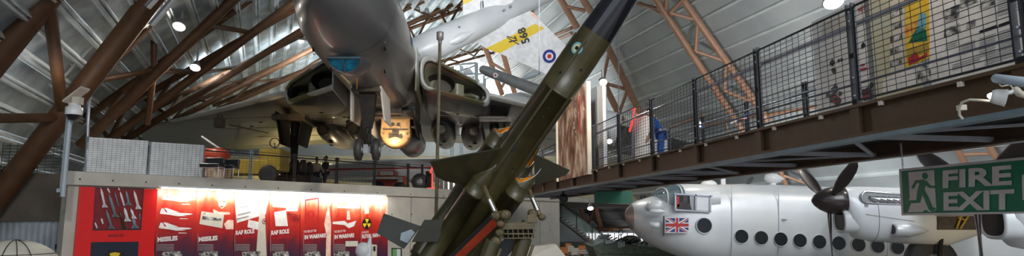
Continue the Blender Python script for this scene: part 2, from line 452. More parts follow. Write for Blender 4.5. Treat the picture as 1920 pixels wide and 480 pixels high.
for i, (lo, up, x0, x1, lab) in enumerate(TR):
    t = thing('roof_truss', lab, 'truss', L2(lo, x0), 'roof brown roof trusses above the bomber')
    nseg = 14
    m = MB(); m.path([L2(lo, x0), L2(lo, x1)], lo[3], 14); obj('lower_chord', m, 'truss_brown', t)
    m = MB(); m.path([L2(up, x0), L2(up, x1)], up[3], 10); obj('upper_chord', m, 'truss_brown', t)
    if i == 0:
        lo2 = (16.5, 105, -1.235)
        m = MB(); m.path([L2(lo2, -90), L2(lo2, 140)], .32, 14); obj('lower_chord', m, 'truss_brown', t)
        for a, c_, r in ((L2(lo2, 92, 18), L2(lo, 117), .17), (P(-30, 222, 17), L2(lo, 112), .14), (L2(lo2, 100), P(190, -12, 20), .14),
                         (L2(lo, 150), L2(up, 178), .11), (L2(up, 175), P(290, 131, 24.5), .10), (L2(lo, 225), L2(up, 285), .1)):
            m = MB().tube(a, c_, r); obj('brace', m, 'truss_brown', t)
        continue
    st = (96, 84, 78, 72, 66, 60, 60, 60)[i - 1]
    if i == 1: xs = [192, 288, 388, 480]
    else: xs = [x0 + 20 + k * st for k in range(int((x1 - x0) / st) + 1)]
    for k, x in enumerate(xs):
        r = lo[3] * .5
        if x > x1: break
        m = MB().tube(L2(lo, x), L2(up, x + st * .38), r, n=8); obj('brace', m, 'truss_brown', t)
        m = MB().tube(L2(lo, x), L2(up, x - st * .25), r, n=8); obj('brace', m, 'truss_brown', t)
        if i + 1 < len(TR) and k % 2 == 0:      # lateral tie to the next truss
            nx = TR[i + 1][1]
            m = MB().tube(L2(lo, x), L2(nx, x + st * .9), r, n=8); obj('brace', m, 'truss_brown', t)
m = MB()
# extra vertical and ties seen on the second truss
for a, c_ in ((P(288, -20, 24), P(289, 131, 24.5)), (P(289, 131, 24.5), P(276, 232, 26)), (P(303, 29, 24.5), P(412, 21, 26.4)), (P(289, 131, 24.5), P(368, 136, 28.4))):
    m.tube(a, c_, .12, n=8)
solo('roof_brace', m, 'truss_brown', 'brown upright tube with side arms standing on the second truss under the white light fittings', 'brace', P(288, 131, 24.5))

# right-hand trusses, lying under the steep roof plane
def RPt(px, py, off=1.0):
    return hit(px, py, R0 + RN * off, RN)
def rtruss(label, ch, br, r=.22):
    t = thing('roof_truss', label, 'truss', RPt(*ch[0][0]), 'tan roof trusses beyond the footbridge')
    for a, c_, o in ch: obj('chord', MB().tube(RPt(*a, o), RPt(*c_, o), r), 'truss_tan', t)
    for a, oa, c_, oc in br: obj('brace', MB().tube(RPt(*a, oa), RPt(*c_, oc), r * .55, n=8), 'truss_tan', t)
    return t
rtruss('tan tubular truss crossing the steep grey roof above the footbridge mesh', [((1204, -40), (1392, 245), 1.5), ((1255, -36), (1440, 226), .7)],
       [((1255, 32), 1.5, (1200, 6), .7), ((1308, 38), .7, (1256, 24), 1.5), ((1308, 38), .7, (1304, 96), 1.5), ((1304, 96), 1.5, (1362, 116), .7), ((1248, 18), 1.5, (1252, -30), .7),
        ((1256, 24), 1.5, (1290, -10), .7), ((1362, 116), .7, (1358, 170), 1.5), ((1358, 170), 1.5, (1420, 195), .7), ((1186, 4), 1.2, (1246, 20), 1.5)], .2)
rtruss('tan tubular truss beside the brown exhibition poster, behind the missile nose', [((1128, 148), (1166, 225), 1.5), ((1138, 85), (1205, 222), .7)],
       [((1142, 95), .7, (1130, 155), 1.5), ((1130, 155), 1.5, (1176, 168), .7), ((1176, 168), .7, (1160, 215), 1.5)], .24)
rtruss('pinkish-tan truss high up between hanging jet and black missile nose', [((1046, -10), (1082, 52), 1.5), ((1080, -20), (1120, 40), .7)],
       [((1060, 12), 1.5, (1098, 20), .7), ((1072, 62), 1.5, (1022, 84), .7), ((1040, 66), 1.2, (1072, 52), 1.2)], .24)
rtruss('tan truss legs reaching down beside the staircase under the footbridge', [((1070, 340), (1108, 442), 1.3), ((1100, 330), (1132, 444), .8)],
       [((1078, 362), 1.3, (1112, 386), .8), ((1116, 388), .8, (1100, 428), 1.3), ((1104, 428), 1.3, (1150, 430), .8)], .27)
rtruss('brown truss legs beneath the yellow wing band of the hanging jet', [((908, 85), (941, 176), 1.5), ((942, 96), (968, 186), .8)],
       [((922, 118), 1.5, (952, 136), .8), ((955, 140), .8, (938, 168), 1.5)], .25)
rtruss('tan truss legs rising behind the silver airliner near its propeller', [((1455, 300), (1475, 350), 1.3), ((1494, 310), (1522, 352), .8)],
       [((1466, 328), 1.3, (1516, 346), .8)], .14)
rtruss('tan truss tubes rising behind the fire exit sign', [((1790, 270), (1830, 345), 1.3), ((1846, 262), (1892, 330), .8)],
       [((1800, 290), 1.3, (1860, 288), .8)], .13)
rtruss('long tan ties running behind the footbridge mesh', [((1300, 238), (1640, 182), .5), ((1200, 262), (1320, 215), .5)], [((1360, 228), .5, (1372, 262), 1.0)], .10)
rtruss('tan horizontal beam low behind the airliner nose', [((1100, 432), (1230, 424), .9)], [((1140, 428), .9, (1150, 445), .9)], .18)

# long suspension wires
wm = [((1310, -40, 40), (1312, 118, 40), 'thin grey hanging wire in front of the tan truss above the footbridge'),
      ((1011, -20, 30), (1011, 140, 30), 'thin hanging wire passing in front of the jet wing'),
      ((1160, 60, 33), (1160, 210, 33), 'thin dark hanging wire between missile nose and the poster')]
for a, c_, lab in wm:
    m = MB().tube(P(*a), P(*c_), .025, n=6); m.lathe(P(*c_), (0, 0, 1), [(0, .05), (.1, .05)], 8); solo('hanging_wire', m, 'brace_grey', lab, 'wire', P(*c_))
# ---------------------------------------------------------------- the delta-wing bomber
def interp(tab, x):
    if x <= tab[0][0]: return tab[0][1:]
    for a, c_ in zip(tab, tab[1:]):
        if x <= c_[0]:
            t = (x - a[0]) / (c_[0] - a[0]); return tuple(p + (q - p) * t for p, q in zip(a[1:], c_[1:]))
    return tab[-1][1:]
YAW = math.radians(-4)
VO = V((-5.0, 22, EYE + 1.96))
aft = V((math.sin(YAW), math.cos(YAW), 0)); sd = V((aft.y, -aft.x, 0))
VT = Matrix(((aft.x, sd.x, 0, VO.x), (aft.y, sd.y, 0, VO.y), (0, 0, 1, VO.z), (0, 0, 0, 1)))
vul = thing('delta_wing_bomber', 'huge grey four-engine delta-wing jet bomber on the platform, nose pointing overhead', 'aircraft', VO)
FS = [(-7.8, .03, 3.45, .03), (-7.5, .30, 3.48, .30), (-6.8, .72, 3.60, .72), (-5.8, 1.12, 3.75, 1.10), (-4.6, 1.38, 3.86, 1.34), (-3.2, 1.50, 3.92, 1.46),
      (-1.5, 1.52, 3.92, 1.47), (8, 1.50, 3.92, 1.45), (12, 1.42, 3.95, 1.38), (16, 1.1, 4.1, 1.15), (20, .7, 4.4, .75), (22.4, .2, 4.7, .25)]
def fus(u, th, off=0):
    hw, zc, hh = interp(FS, u)
    return V((u, (hw + off) * math.cos(th), zc + (hh + off) * math.sin(th)))
m = MB(VT); N = 40
us = [-7.8, -7.65, -7.5, -7.15, -6.8, -6.3, -5.8, -5.2, -4.6, -3.9, -3.2, -2.3, -1.5, 0, 2, 4, 6, 8, 10, 12, 14, 16, 18, 20, 22.4]
m.rings([[fus(u, 2 * PI * i / N) for i in range(N)] for u in us])
# camouflage on the upper half
mid = len(us) - 1
for fi in range(mid * N):
    i = fi % N; th = 2 * PI * (i + .5) / N
    if .22 < th < PI - .22: m.mi[fi] = 1
fo = obj('fuselage', m, ['vulcan_under', 'camo'], vul)
def decal(mb, u0, th0, r0, r1, n=30, off=.012):
    ri = []; 
    for r in (r0, r1):
        ri.append([fus(u0 + r * math.cos(2 * PI * i / n), th0 + r * math.sin(2 * PI * i / n) / 1.5, off) for i in range(n)])
    mb.add(ri[0] + ri[1], [(i, (i + 1) % n, (i + 1) % n + n, i + n) for i in range(n)], False)
m = MB(VT); decal(m, -.9, .33, .24, .52); obj('roundel_ring', m, 'blue', fo)
m = MB(VT); decal(m, -.9, .33, .001, .24); obj('roundel_centre', m, 'roundel_red', fo)
# panel seams and small scoops on the nose
m = MB(VT)
for u in (-4.75,):
    rs = [fus(u, 2 * PI * i / 60, .006) for i in range(30, 61)]; rs2 = [fus(u + .02, 2 * PI * i / 60, .006) for i in range(30, 61)]
    m.rings([rs, rs2], closed=False)
obj('panel_seam', m, 'black', fo)
for th, u in ((-2.3, -4.3), (-.75, -4.2), (-2.1, -2.7), (-1.0, -2.4)):
    m = MB(VT); c = fus(u, th, .02); m.path([c, c + V((.1, 0, -.06)), c + V((.26, 0, -.03))], [.02, .035, .01], 8); obj('sensor_probe', m, 'gear_dark', fo)
# bomb aimer blister
m = MB(VT)
BU = -4.15
def blis(u, t, o=0):
    # rounded fairing under the nose
    return V((u, t, 0))
rs = []
for k in range(13):
    s_ = k / 12; u = BU - .55 + s_ * 2.0
    w = .62 * math.sqrt(max(0, 1 - (s_ * 2 - 1) ** 2 * .98)) * (1 if s_ < .3 else 1 - .1 * (s_ - .3))
    d = .30 * math.sin(PI * min(1, s_ * 1.02)) ** .7 if 0 < s_ < 1 else .0
    hw, zc, hh = interp(FS, u)
    ring = []
    for i in range(17):
        tt = PI + PI * i / 16; y = w * math.cos(tt); zb = zc - hh * math.sqrt(max(0, 1 - (y / hw) ** 2))
        ring.append(V((u, y, zb + .06 + (d + .06) * math.sin(tt) * 1.0)))
    rs.append(ring)
m.rings(rs, closed=False); bl = obj('bomb_aimer_blister', m, 'vulcan_under', fo)
m = MB(VT)
def winpt(a, r):
    # flat window face looking forward and down
    return V((BU - .62 + .36 * (1 - r[1]), a, 0))
hw, zc, hh = interp(FS, BU)
zb = zc - hh
wp = []
for i in range(17):
    t = PI * i / 16; wp.append((.46 * math.cos(t), -math.sin(t)))
def wv(y, k, o=0):   # k 0 top (front) .. -1 bottom (rear)
    u = BU - .50 - k * .42; h, z, hh_ = interp(FS, u)
    return V((u - .05 - o, y, z - hh_ * math.sqrt(1 - (y / h) ** 2) - .10 + k * .23 - o))
m.plate([wv(y, k, .03) for y, k in wp], (-.5, 0, -.8), .04); obj('window_pane', m, 'blister_blue', bl)
m = MB(VT); m.path([wv(y, k, .05) for y, k in wp + [wp[0]]], .028, 8); m.path([wv(0, 0, .06), wv(0, -1, .06)], .02, 6); obj('window_frame', m, 'vulcan_under', bl)
m = MB(VT); c = fus(-2.3, -PI / 2, .0); m.path([c + V((-.35, 0, -.02)), c + V((-.2, 0, -.22)), c + V((-.15, 0, -.42))], [.03, .025, .008], 8); obj('pitot_probe', m, 'golden', fo)

# wing: lofted half by half
LE = [(1.2, 1.5), (4.6, 5.2), (8.5, 8.2), (12.5, 11.4), (15.6, 13.9), (16.9, 15.4)]
TE = [(1.2, 18.4), (16.9, 19.0)]
def tk(v): return interp([(1.2, 1.75), (4.6, 1.2), (9, .85), (13, .5), (16.9, .12)], v)[0]
def zm_(v): return interp([(1.2, 3.5), (4.6, 3.38), (9, 3.05), (16.9, 2.62)], v)[0]
def wing_ring(v, sg, u0=None):
    l = interp(LE, v)[0] if u0 is None else u0; t_ = interp(TE, v)[0]; c_ = t_ - l; th = tk(v); zc = zm_(v); ring = []
    xs = [0, .004, .015, .035, .07, .12, .2, .3, .42, .56, .7, .85, 1]
    f = lambda x: 2.6 * (.2969 * math.sqrt(x) - .126 * x - .3516 * x * x + .2843 * x ** 3 - .1036 * x ** 4) * 1.9
    dp = lambda x: -.75 * max(0, x - .15) ** 1.2
    for x in xs: ring.append(V((l + c_ * x, sg * v, zc + dp(x) + th / 2 * min(1, f(x)))))
    for x in xs[::-1][1:-1]: ring.append(V((l + c_ * x, sg * v, zc + dp(x) - th / 2 * min(1, f(x)) * .95)))
    return ring
def intake_pts(t, sc, u_off, sg, n=28):
    """rounded slot outline swept with the leading edge"""
    pass
for sg in (-1, 1):
    m = MB(VT)
    vs_ = [4.45, 5.2, 6.2, 7.5, 9, 10.5, 12, 13.5, 15, 16.2, 16.9]
    rs = [wing_ring(.8, sg, 4.6), wing_ring(2.6, sg, 5.0), wing_ring(4.1, sg, 5.8)] + [wing_ring(v, sg) for v in vs_]
    m.rings(rs)
    nr = len(rs[0])
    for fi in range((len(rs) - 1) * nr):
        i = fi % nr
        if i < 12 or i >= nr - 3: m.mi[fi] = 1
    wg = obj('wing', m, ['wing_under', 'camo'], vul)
    # engine intake: outer cowl, rolled lip and two ducts
    V0, V1 = 1.62, 4.34
    def slot(du, up, dn, inset=0.0, rr=1.0, n=10):
        """rounded slot outline following the swept leading edge: top edge out, bottom edge back"""
        tp = lambda v: interp([(V0, 4.42), (V1, 3.66)], v)[0] + up
        bt = lambda v: interp([(V0, 3.18), (V1, 3.02)], v)[0] - dn
        a0, a1 = V0 + inset - up * .1, V1 - inset + up * .35; o = []
        def add(v, w, fb): o.append(V((interp(LE, v)[0] + .1 + du + fb, sg * v, w)))
        ro = min(.32 * rr, (tp(a1) - bt(a1)) / 2); ri = .30 * rr
        for i in range(n + 1): v = a0 + ri + (a1 - ro - a0 - ri) * i / n; add(v, tp(v), 0)
        h1 = (tp(a1) - bt(a1)) / 2; m1 = (tp(a1) + bt(a1)) / 2
        for i in range(1, 8): a = PI / 2 - PI * i / 8; add(a1 - ro + ro * math.cos(a), m1 + h1 * math.sin(a), .12 * (1 - math.sin(a)))
        for i in range(n + 1): v = a1 - ro + (a0 + ri - a1 + ro) * i / n; add(v, bt(v), .24)
        h0 = (tp(a0 + ri) - bt(a0 + ri)) / 2; m0 = (tp(a0 + ri) + bt(a0 + ri)) / 2
        for i in range(1, 8): a = -PI / 2 - PI * i / 8; add(a0 + ri + ri * math.cos(a), m0 + h0 * math.copysign(abs(math.sin(a)) ** .7, math.sin(a)), .12 * (1 - math.sin(a)))
        return o
    m = MB(VT)
    m.rings([slot(.5, -.10, -.06, .08), slot(.12, -.09, -.05, .07), slot(.0, -.05, -.03, .03), slot(-.03, 0, 0, 0), slot(.05, .05, .04, -.03), slot(.4, .11, .10, -.08), slot(1.4, .16, .20, -.14), slot(3.0, .12, .30, -.2), slot(5.0, -.1, .34, -.2), slot(8.0, -.6, .2, -.2)], False, False)
    nn0 = len(slot(0, 0, 0))
    for fi in range(9 * nn0):
        i = fi % nn0; k_ = fi // nn0
        if (i < 14 and k_ >= 3) or k_ in (1, 2, 3, 4): m.mi[fi] = 1
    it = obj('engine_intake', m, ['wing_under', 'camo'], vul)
    m = MB(VT)
    m.rings([slot(.4, -.10, -.06, .08), slot(1.2, -.16, -.1, .12), slot(1.9, -.3, -.12, .2)], False, True); obj('intake_throat', m, 'duct', it)
    for v_, rr_, zc_ in ((2.32, .60, 3.56), (3.58, .50, 3.33)):
        m = MB(VT); l = interp(LE, v_)[0]; c0 = V((l + 1.0, sg * v_, zc_)); rr = []
        for du, s_ in ((-.02, 1.0), (.3, .86), (.75, .8)):
            rr.append([c0 + V((du, rr_ * s_ * 1.0 * math.cos(2 * PI * i / 28), rr_ * s_ * .66 * math.sin(2 * PI * i / 28) - (rr_ * .1 * math.cos(2 * PI * i / 28)))) for i in range(28)])
        m.rings(rr, False, True); obj('intake_duct', m, 'duct_dark', it, fixn=False)
    # divider nose between ducts
    m = MB(VT); l = interp(LE, 2.98)[0]
    m.rings([[V((l + .98 + du * .5, sg * (2.98 + dv * .7), zz)) for dv, du in ((-.42, .75), (-.16, .25), (0, 0), (.16, .25), (.42, .75))] for zz in (3.08, 3.72)], closed=False)
    obj('intake_divider', m, 'duct', it)
    # boundary layer plate against the fuselage
    m = MB(VT); v = 1.54
    m.plate([V((1.2, sg * v, 2.75)), V((1.05, sg * v, 4.35)), V((4, sg * v, 4.5)), V((4, sg * v, 2.6))], (0, sg, 0), .05); obj('splitter_plate', m, 'camo', it)
    # jet pipe bulges under the wing
    for v, u0 in ((2.15, 10.6), (3.75, 11.2)):
        m = MB(VT); m.rings([[V((u0 + uu, sg * v + r * math.cos(2 * PI * i / 20), 2.62 + dz + r * 1.0 * math.sin(2 * PI * i / 20))) for i in range(20)]
                             for uu, r, dz in ((-1.4, .05, .35), (-1.0, .34, .2), (-.3, .56, .06), (1, .66, 0), (3.5, .64, .02), (5.8, .55, .12), (7.4, .46, .2), (7.5, .40, .2))])
        jp = obj('jet_pipe_fairing', m, 'vulcan_under', vul)
        m = MB(VT); m.lathe((u0 - 1.2, sg * v, 2.42), (-1, 0, 0), [(0, .30), (.25, .26), (.26, .2)], 16); obj('cooling_inlet', m, 'bay_dark', jp)
        m = MB(VT)
        for uu, dv in ((.3, .1), (1.6, -.15)): m.lathe((u0 + uu, sg * v + dv, 2.02), (.2, 0, -1), [(0, .12), (.06, .11)], 12)
        obj('vent', m, 'black', jp)
    if sg < 0:
        zf = zm_(7.9) - tk(7.9) / 2
        m = MB(VT); m.box((7.6, -7.9, zf - .28), (.5, .34, .42)); m.box((7.6, -7.9, zf - .05), (.2, .2, .3)); ob = obj('wing_fitting', m, 'bay_dark', wg)  # small dark fitting under the wing, not a lamp
        m = MB(VT); m.tube((8.0, -7.6, zf - .3), (10.5, -6.6, zf - .35), .03, n=8); obj('rod', m, 'launcher_tan', ob)
    # small black vents and hatches on the underside
    m = MB(VT)
    for u, v in ((6.2, 3.0), (7.4, 3.9), (7.2, 2.2), (8.8, 3.1), (9.3, 6.6), (10.5, 7.4), (6.9, 5.2)):
        zl = zm_(v) - tk(v) / 2 * .95
        m.add([V((u, sg * (v - .13), zl - .03)), V((u + .12, sg * v, zl - .03)), V((u, sg * (v + .13), zl - .03)), V((u - .04, sg * v, zl - .1))], [(0, 1, 2), (0, 3, 1), (1, 3, 2), (0, 2, 3)], False)
    obj('vent', m, 'black', wg)
    m = MB(VT)
    for u in (6.6, 9.8, 13.2):
        a_, b_ = V((u, sg * 2.2, zm_(2.2) - tk(2.2) * .49)), V((u + 1.6, sg * 9, zm_(9) - tk(9) * .49)); m.bar(a_, b_, .03, .02)
    obj('panel_seam', m, 'bay_dark', wg)
    # main undercarriage
    gv, gu = 4.75 * sg, 8.6
    m = MB(VT); m.path([(gu, gv, 2.95), (gu, gv, 1.9), (gu, gv, .55)], [.24, .2, .15], 14); m.path([(gu + .9, gv, 2.7), (gu + .1, gv, 1.2)], .09, 8)
    m.path([(gu - .15, gv, 1.9), (gu - .35, gv, 1.3), (gu - .2, gv, .75)], [.07, .07, .07], 8); mg = obj('main_gear_leg', m, 'gear_dark', vul)
    m = MB(VT); m.bar((gu - .65, gv, .42), (gu + .65, gv, .42), .22, .2)
    for du in (-.6, .6): m.tube((gu + du, gv - .62, .38), (gu + du, gv + .62, .38), .09)
    obj('bogie_beam', m, 'gear_dark', mg)
    for du in (-.6, .6):
        for dv in (-.60, -.27, .27, .60):
            m = MB(VT); m.lathe((gu + du, gv + dv - .12, .38), (0, 1, 0), [(0, .16), (.0, .30), (.04, .37), (.12, .385), (.20, .37), (.24, .30), (.24, .16)], 22); obj('wheel', m, 'rubber', mg)
    for dv, hh_ in ((-.62, 1.5), (.62, 1.5)):
        m = MB(VT); m.plate([V((gu - 1.1, gv + dv, 2.95)), V((gu + 1.2, gv + dv, 2.95)), V((gu + .9, gv + dv * .62, 2.95 - hh_)), V((gu - .9, gv + dv * .62, 2.95 - hh_))], (0, 1, 0), .05); obj('gear_door', m, 'gear_dark', mg)
    m = MB(VT); m.box((gu, gv, 2.66), (2.6, 1.5, .25)); obj('wheel_bay', m, 'bay_dark', wg)
    # platform jack plinth the bogie stands on
    pz = VO.z - ZP
    p = VT @ V((gu, gv, 0))
    m = MB(); m.box((p.x, p.y, ZP + pz / 2), (2.4, 2.2, pz), aft, None, (0, 0, 1))
    solo('display_plinth', m, 'gear_dark', 'dark low plinth under the bomber main wheels, %s' % ('behind the yellow tow tractor' if sg < 0 else 'hidden behind the olive missile'), 'plinth', (p.x, p.y, ZP))

# nose undercarriage
m = MB(VT); m.box((.55, 0, 2.42), (2.5, 1.0, .2)); obj('wheel_bay', m, 'bay_dark', fo)
m = MB(VT)
for u in (-.3, .2, .7, 1.2): m.tube((u, -.45, 2.34), (u, .45, 2.34), .03)
for y in (-.3, .3): m.tube((-.5, y, 2.33), (1.6, y, 2.33), .025)
obj('bay_pipework', m, 'grey_metal', fo)
m = MB(VT)
m.rings([[V((u0 + du, dy, z)) for du, dy in ((-.16, -w), (-.16, w), (.16, w), (.16, -w))] for z, w, u0 in ((2.45, .30, -.3), (2.0, .26, -.2), (1.45, .2, -.08), (1.15, .13, 0))], smooth=False)
m.path([(0, 0, 1.3), (0, 0, .45)], [.13, .11], 14); m.tube((.9, 0, 2.3), (.05, 0, 1.25), .06)
m.path([(-.12, .1, 1.2), (-.3, .12, .9), (-.15, .08, .5)], .025, 6)
ng = obj('nose_gear_leg', m, 'gear_dark', vul)
m = MB(VT); m.tube((0, -.34, .39), (0, .34, .39), .10); m.box((0, 0, .42), (.25, .24, .3)); obj('axle', m, 'grey_metal', ng)
for dv in (-.30, .30):
    m = MB(VT); m.lathe((0, dv - .13, .40), (0, 1, 0), [(.02, .14), (.0, .27), (.03, .37), (.13, .40), (.23, .37), (.26, .27), (.24, .14)], 26); w_ = obj('wheel', m, 'rubber', ng)
    m = MB(VT); m.lathe((0, dv - .145, .40), (0, 1, 0), [(0, .12), (.29, .12)], 16); obj('hub_cap', m, 'grey_metal', w_)
for sg in (-1, 1):
    m = MB(VT); m.plate([V((-.75, sg * .52, 2.50)), V((1.7, sg * .52, 2.50)), V((1.6, sg * .60, 1.45)), V((-.1, sg * .60, 1.40))], (0, sg, .05), .06); obj('gear_door', m, 'door_white', fo)
# bomb bay with lit round bulkhead hanging behind the nose wheel
m = MB(VT); m.box((5.6, .1, 2.38), (2.6, 2.3, .3)); m.box((3.9, 0, 2.5), (.4, 1.5, .4)); by = obj('bomb_bay', m, 'bay_dark', fo)
m = MB(VT); m.lathe((4.9, .40, 1.72), (1, 0, -.1), [(0, .02), (0, .60), (.08, .66), (.5, .68), (.5, .02)], 36); dr = obj('bulkhead_disc', m, 'warm_plate', by)
m = MB(VT)
for i in range(16):
    a = 2 * PI * i / 16; m.lathe((4.87, .40 + .54 * math.cos(a), 1.40 + .54 * math.sin(a)), (-1, 0, 0), [(0, .03), (.04, .025)], 8)
for y, z in ((.28, 2.0), (.52, 2.0), (.2, 1.5), (.62, 1.48)): m.lathe((4.87, y, z), (-1, 0, 0), [(0, .09), (.05, .08)], 14)
m.box((4.84, .40, 1.78), (.06, 1.06, .05)); m.box((4.84, .40, 1.66), (.08, .26, .18)); m.bar((4.84, .12, 1.58), (4.84, .68, 1.42), .05, .05); m.bar((4.84, .68, 1.58), (4.84, .12, 1.42), .05, .05)
obj('fittings', m, 'bay_dark', dr)
m = MB(VT); m.box((4.95, .40, 2.02), (.2, 1.2, .6)); obj('bulkhead_plate', m, 'warm_plate', by)
for y in (-.62, 1.2):
    m = MB(VT); m.plate([V((3.6, y, 2.5)), V((8.5, y, 2.5)), V((8.3, y + .16, 1.5)), V((4.3, y + .16, 1.5))], (0, 1, 0), .05); obj('bay_door', m, 'door_white' if y < 0 else 'gear_dark', by)
m = MB(VT); m.lathe((7.0, .85, 1.55), (1, 0, 0), [(-1.3, .05), (-1.2, .3), (-.7, .52), (0, .6), (1.6, .6), (2.4, .3)], 26); obj('under_fuselage_pod', m, 'vulcan_under', fo)

# ---------------------------------------------------------------- upright missile on its launcher
P0 = P(1004, 230, 9.9); P1 = P(1163, 0, 9.15)
ma = (P1 - P0).normalized(); e1 = ma.cross(V((0, 1, 0))); e1 = (-e1 if e1.x < 0 else e1).normalized(); e2 = ma.cross(e1)
if e2.y < 0: e2 = -e2
def mp(s, r=0, ph=0): return P0 + ma * s + (e1 * math.cos(ph) + e2 * math.sin(ph)) * r
mis = thing('guided_missile', 'olive surface-to-air missile with black nose cone slanting up from its launcher', 'missile', mp(-3.2))
RB = .265
m = MB(); m.lathe(P0, ma, [(-3.25, .18), (-3.2, RB), (-1.5, RB), (-1.49, RB + .004), (-1.44, RB + .004), (-1.43, RB), (.6, RB), (.6, RB + .003), (.64, RB + .003), (.64, RB), (1.2, RB), (1.66, .262)], 48)
bd = obj('missile_body', m, 'olive', mis)
m = MB(); pr = []
for k in range(22):
    s = 1.66 + 2.6 * k / 21; pr.append((s, max(.262 * (1 - ((s - 1.66) / 2.6) ** 1.45), .004)))
m.lathe(P0, ma, pr, 48); obj('nose_cone', m, 'missile_black', mis)
m = MB()
for ph in (PI * 1.5 - .25, PI * 1.5 + .9, PI + .2):
    m.bar(mp(-1.2, RB + .012, ph), mp(1.5, RB + .012, ph), .035, .02, up=(mp(0, 1, ph) - mp(0)))
obj('cable_fairing', m, 'olive', bd)
for s, ph in ((.35, 4.9), (.2, 4.9), (1.1, 5.2), (-.5, 4.6), (-.75, 5.2), (.9, 4.3)):
    m = MB(); m.lathe(mp(s, RB, ph), mp(0, 1, ph) - mp(0), [(0, .02), (.012, .018)], 10); obj('rivet_cap', m, 'black', bd)
def on_body(s0, ph0, pts, off): return [mp(s0 + y, RB + off, ph0 + x / RB) for x, y in pts]
def ring_decal(s0, ph0, r0, r1, off, name, mt):
    n = 32; o_ = on_body(s0, ph0, [(r1 * math.cos(2 * PI * i / n), r1 * math.sin(2 * PI * i / n)) for i in range(n)], off)
    i_ = on_body(s0, ph0, [(r0 * math.cos(2 * PI * i / n), r0 * math.sin(2 * PI * i / n)) for i in range(n)], off)
    m = MB().add(o_ + i_, [(i, (i + 1) % n, (i + 1) % n + n, i + n) for i in range(n)], False); return obj(name, m, mt, bd)
pr_ = (4.28, 1.33)
ring_decal(pr_[1], pr_[0], .062, .092, .004, 'roundel_ring', 'light_blue')
ring_decal(pr_[1], pr_[0], .030, .062, .004, 'roundel_ring', 'pale_yellow')
ring_decal(pr_[1], pr_[0], .001, .030, .004, 'roundel_centre', 'missile_black')
vs, fs = text_geo('1001', .02)
m = MB().add([mp(-.62 + v.x * .30, RB + .004, 4.35 + v.y * .36) for v in vs], fs, False); obj('serial_number', m, 'missile_black', bd)
# wings in a cross: outline in (s, r)
def wing_from(ph, pxs):
    n_ = ma.cross(e1 * math.cos(ph) + e2 * math.sin(ph)); d = e1 * math.cos(ph) + e2 * math.sin(ph); o = []
    for x, y in pxs:
        h = hit(x, y, P0, n_); o.append(((h - P0).dot(ma), (h - P0).dot(d)))
    return o
WPH = PI + .66
WO = wing_from(WPH, [(806, 302), (817, 331), (836, 340), (897, 352)])
print('wing outline', WO)
s_r = WO[3][0]
WL = [(WO[0][0] + .62, RB - .02), WO[0], WO[1], WO[2], (s_r, RB - .02)]
fr_ = wing_from(WPH, [(946, 278)])
WL[0] = (fr_[0][0], RB - .02)
WR = wing_from(.35, [(1001, 287), (1069, 319), (1059, 329), (1003, 348)])
for ph, ol in ((WPH, WL), (.35, WR), (.35 + PI / 2, WR)):
    d = e1 * math.cos(ph) + e2 * math.sin(ph); nn = ma.cross(d); m = MB()
    o = [mp(s, 0) + d * max(r, RB - .03) + nn * .012 for s, r in ol]; m.plate(o, nn, .024)
    obj('wing', m, 'olive_dark', mis, bevel=.006)
# boosters
for th, st, fa in ((math.radians(148), -.54, 15), (math.radians(250), -1.16, 300), (math.radians(332), -.88, 5), (math.radians(60), -.75, 60)):
    R_ = .435; cr_ = e1 * math.cos(th) + e2 * math.sin(th); o = P0 + cr_ * R_; sb, rb = -3.05, .16
    bt = thing if 0 else None
    m = MB(); m.lathe(o, ma, [(sb, .17), (sb, rb), (st - .25, rb), (st - .25, rb + .006), (st - .2, rb + .006), (st - .2, rb), (st, rb)], 32, cap=False)
    m.lathe(o, ma, [(sb - .05, .02), (sb - .05, .17), (sb + .05, .17)], 24, cap=False); tb_ = obj('booster_tube', m, 'olive', mis)
    # half-open nose fairing: apex on the outer side, gilded inside
    outer = e1 * math.cos(math.radians(fa)) + e2 * math.sin(math.radians(fa)); tan_ = ma.cross(outer); nn = 28
    def fr_pt(i, t, rr=1.0):
        a = 2 * PI * i / nn; c_ = math.cos(a)      # a = 0 is the outer side
        hmax = .36 * max(0, (c_ + .35) / 1.35) ** .8 + .02
        base = o + ma * st + (outer * math.cos(a) + tan_ * math.sin(a)) * rb * rr
        apex = o + ma * (st + .38) + outer * rb * .62
        return base + (apex - base) * (t * hmax / .38)
    m = MB(); m.rings([[fr_pt(i, t) for i in range(nn)] for t in (0, .25, .5, .75, 1)], False, False); nf = obj('nose_fairing', m, 'olive', tb_)
    m = MB(); m.rings([[fr_pt(i, t, .94) for i in range(nn)] for t in (0, .25, .5, .75, 1)], True, False); obj('fairing_lining', m, 'golden', nf, fixn=False)
    m = MB(); m.path([fr_pt(i, 1, .97) for i in range(nn)] + [fr_pt(0, 1, .97)], .006, 6); obj('fairing_rim', m, 'chrome', nf)
    m = MB(); m.lathe(o, ma, [(sb - .26, .12), (sb - .24, .14), (sb - .05, .10)], 20); obj('nozzle', m, 'black', tb_)
# booster fins
def fin(pxs, Y, mt, th=.03, Y2=None):
    pts = [P(x, y, Y if k in (0, 3) or Y2 is None else Y2) for k, (x, y) in enumerate(pxs)]
    n_ = (pts[1] - pts[0]).cross(pts[2] - pts[0]).normalized()
    if n_.y > 0: n_ = -n_
    return MB().plate(pts, n_, th)
obj('booster_fin', fin([(719.5, 400), (789, 424), (757, 467), (706, 437)], 10.6, 'olive_dark'), 'fin_grey', mis, label='large grey-green booster fin', bevel=.006)
obj('fin_patch', fin([(752, 437), (771, 430), (778, 436), (764, 456), (750, 450)], 10.57, 'x', .004), 'blue_grey', mis)
obj('booster_fin', fin([(795.5, 412), (836, 412), (822, 454), (771.5, 454)], 10.1, 'olive_dark'), 'fin_dark', mis, bevel=.006)

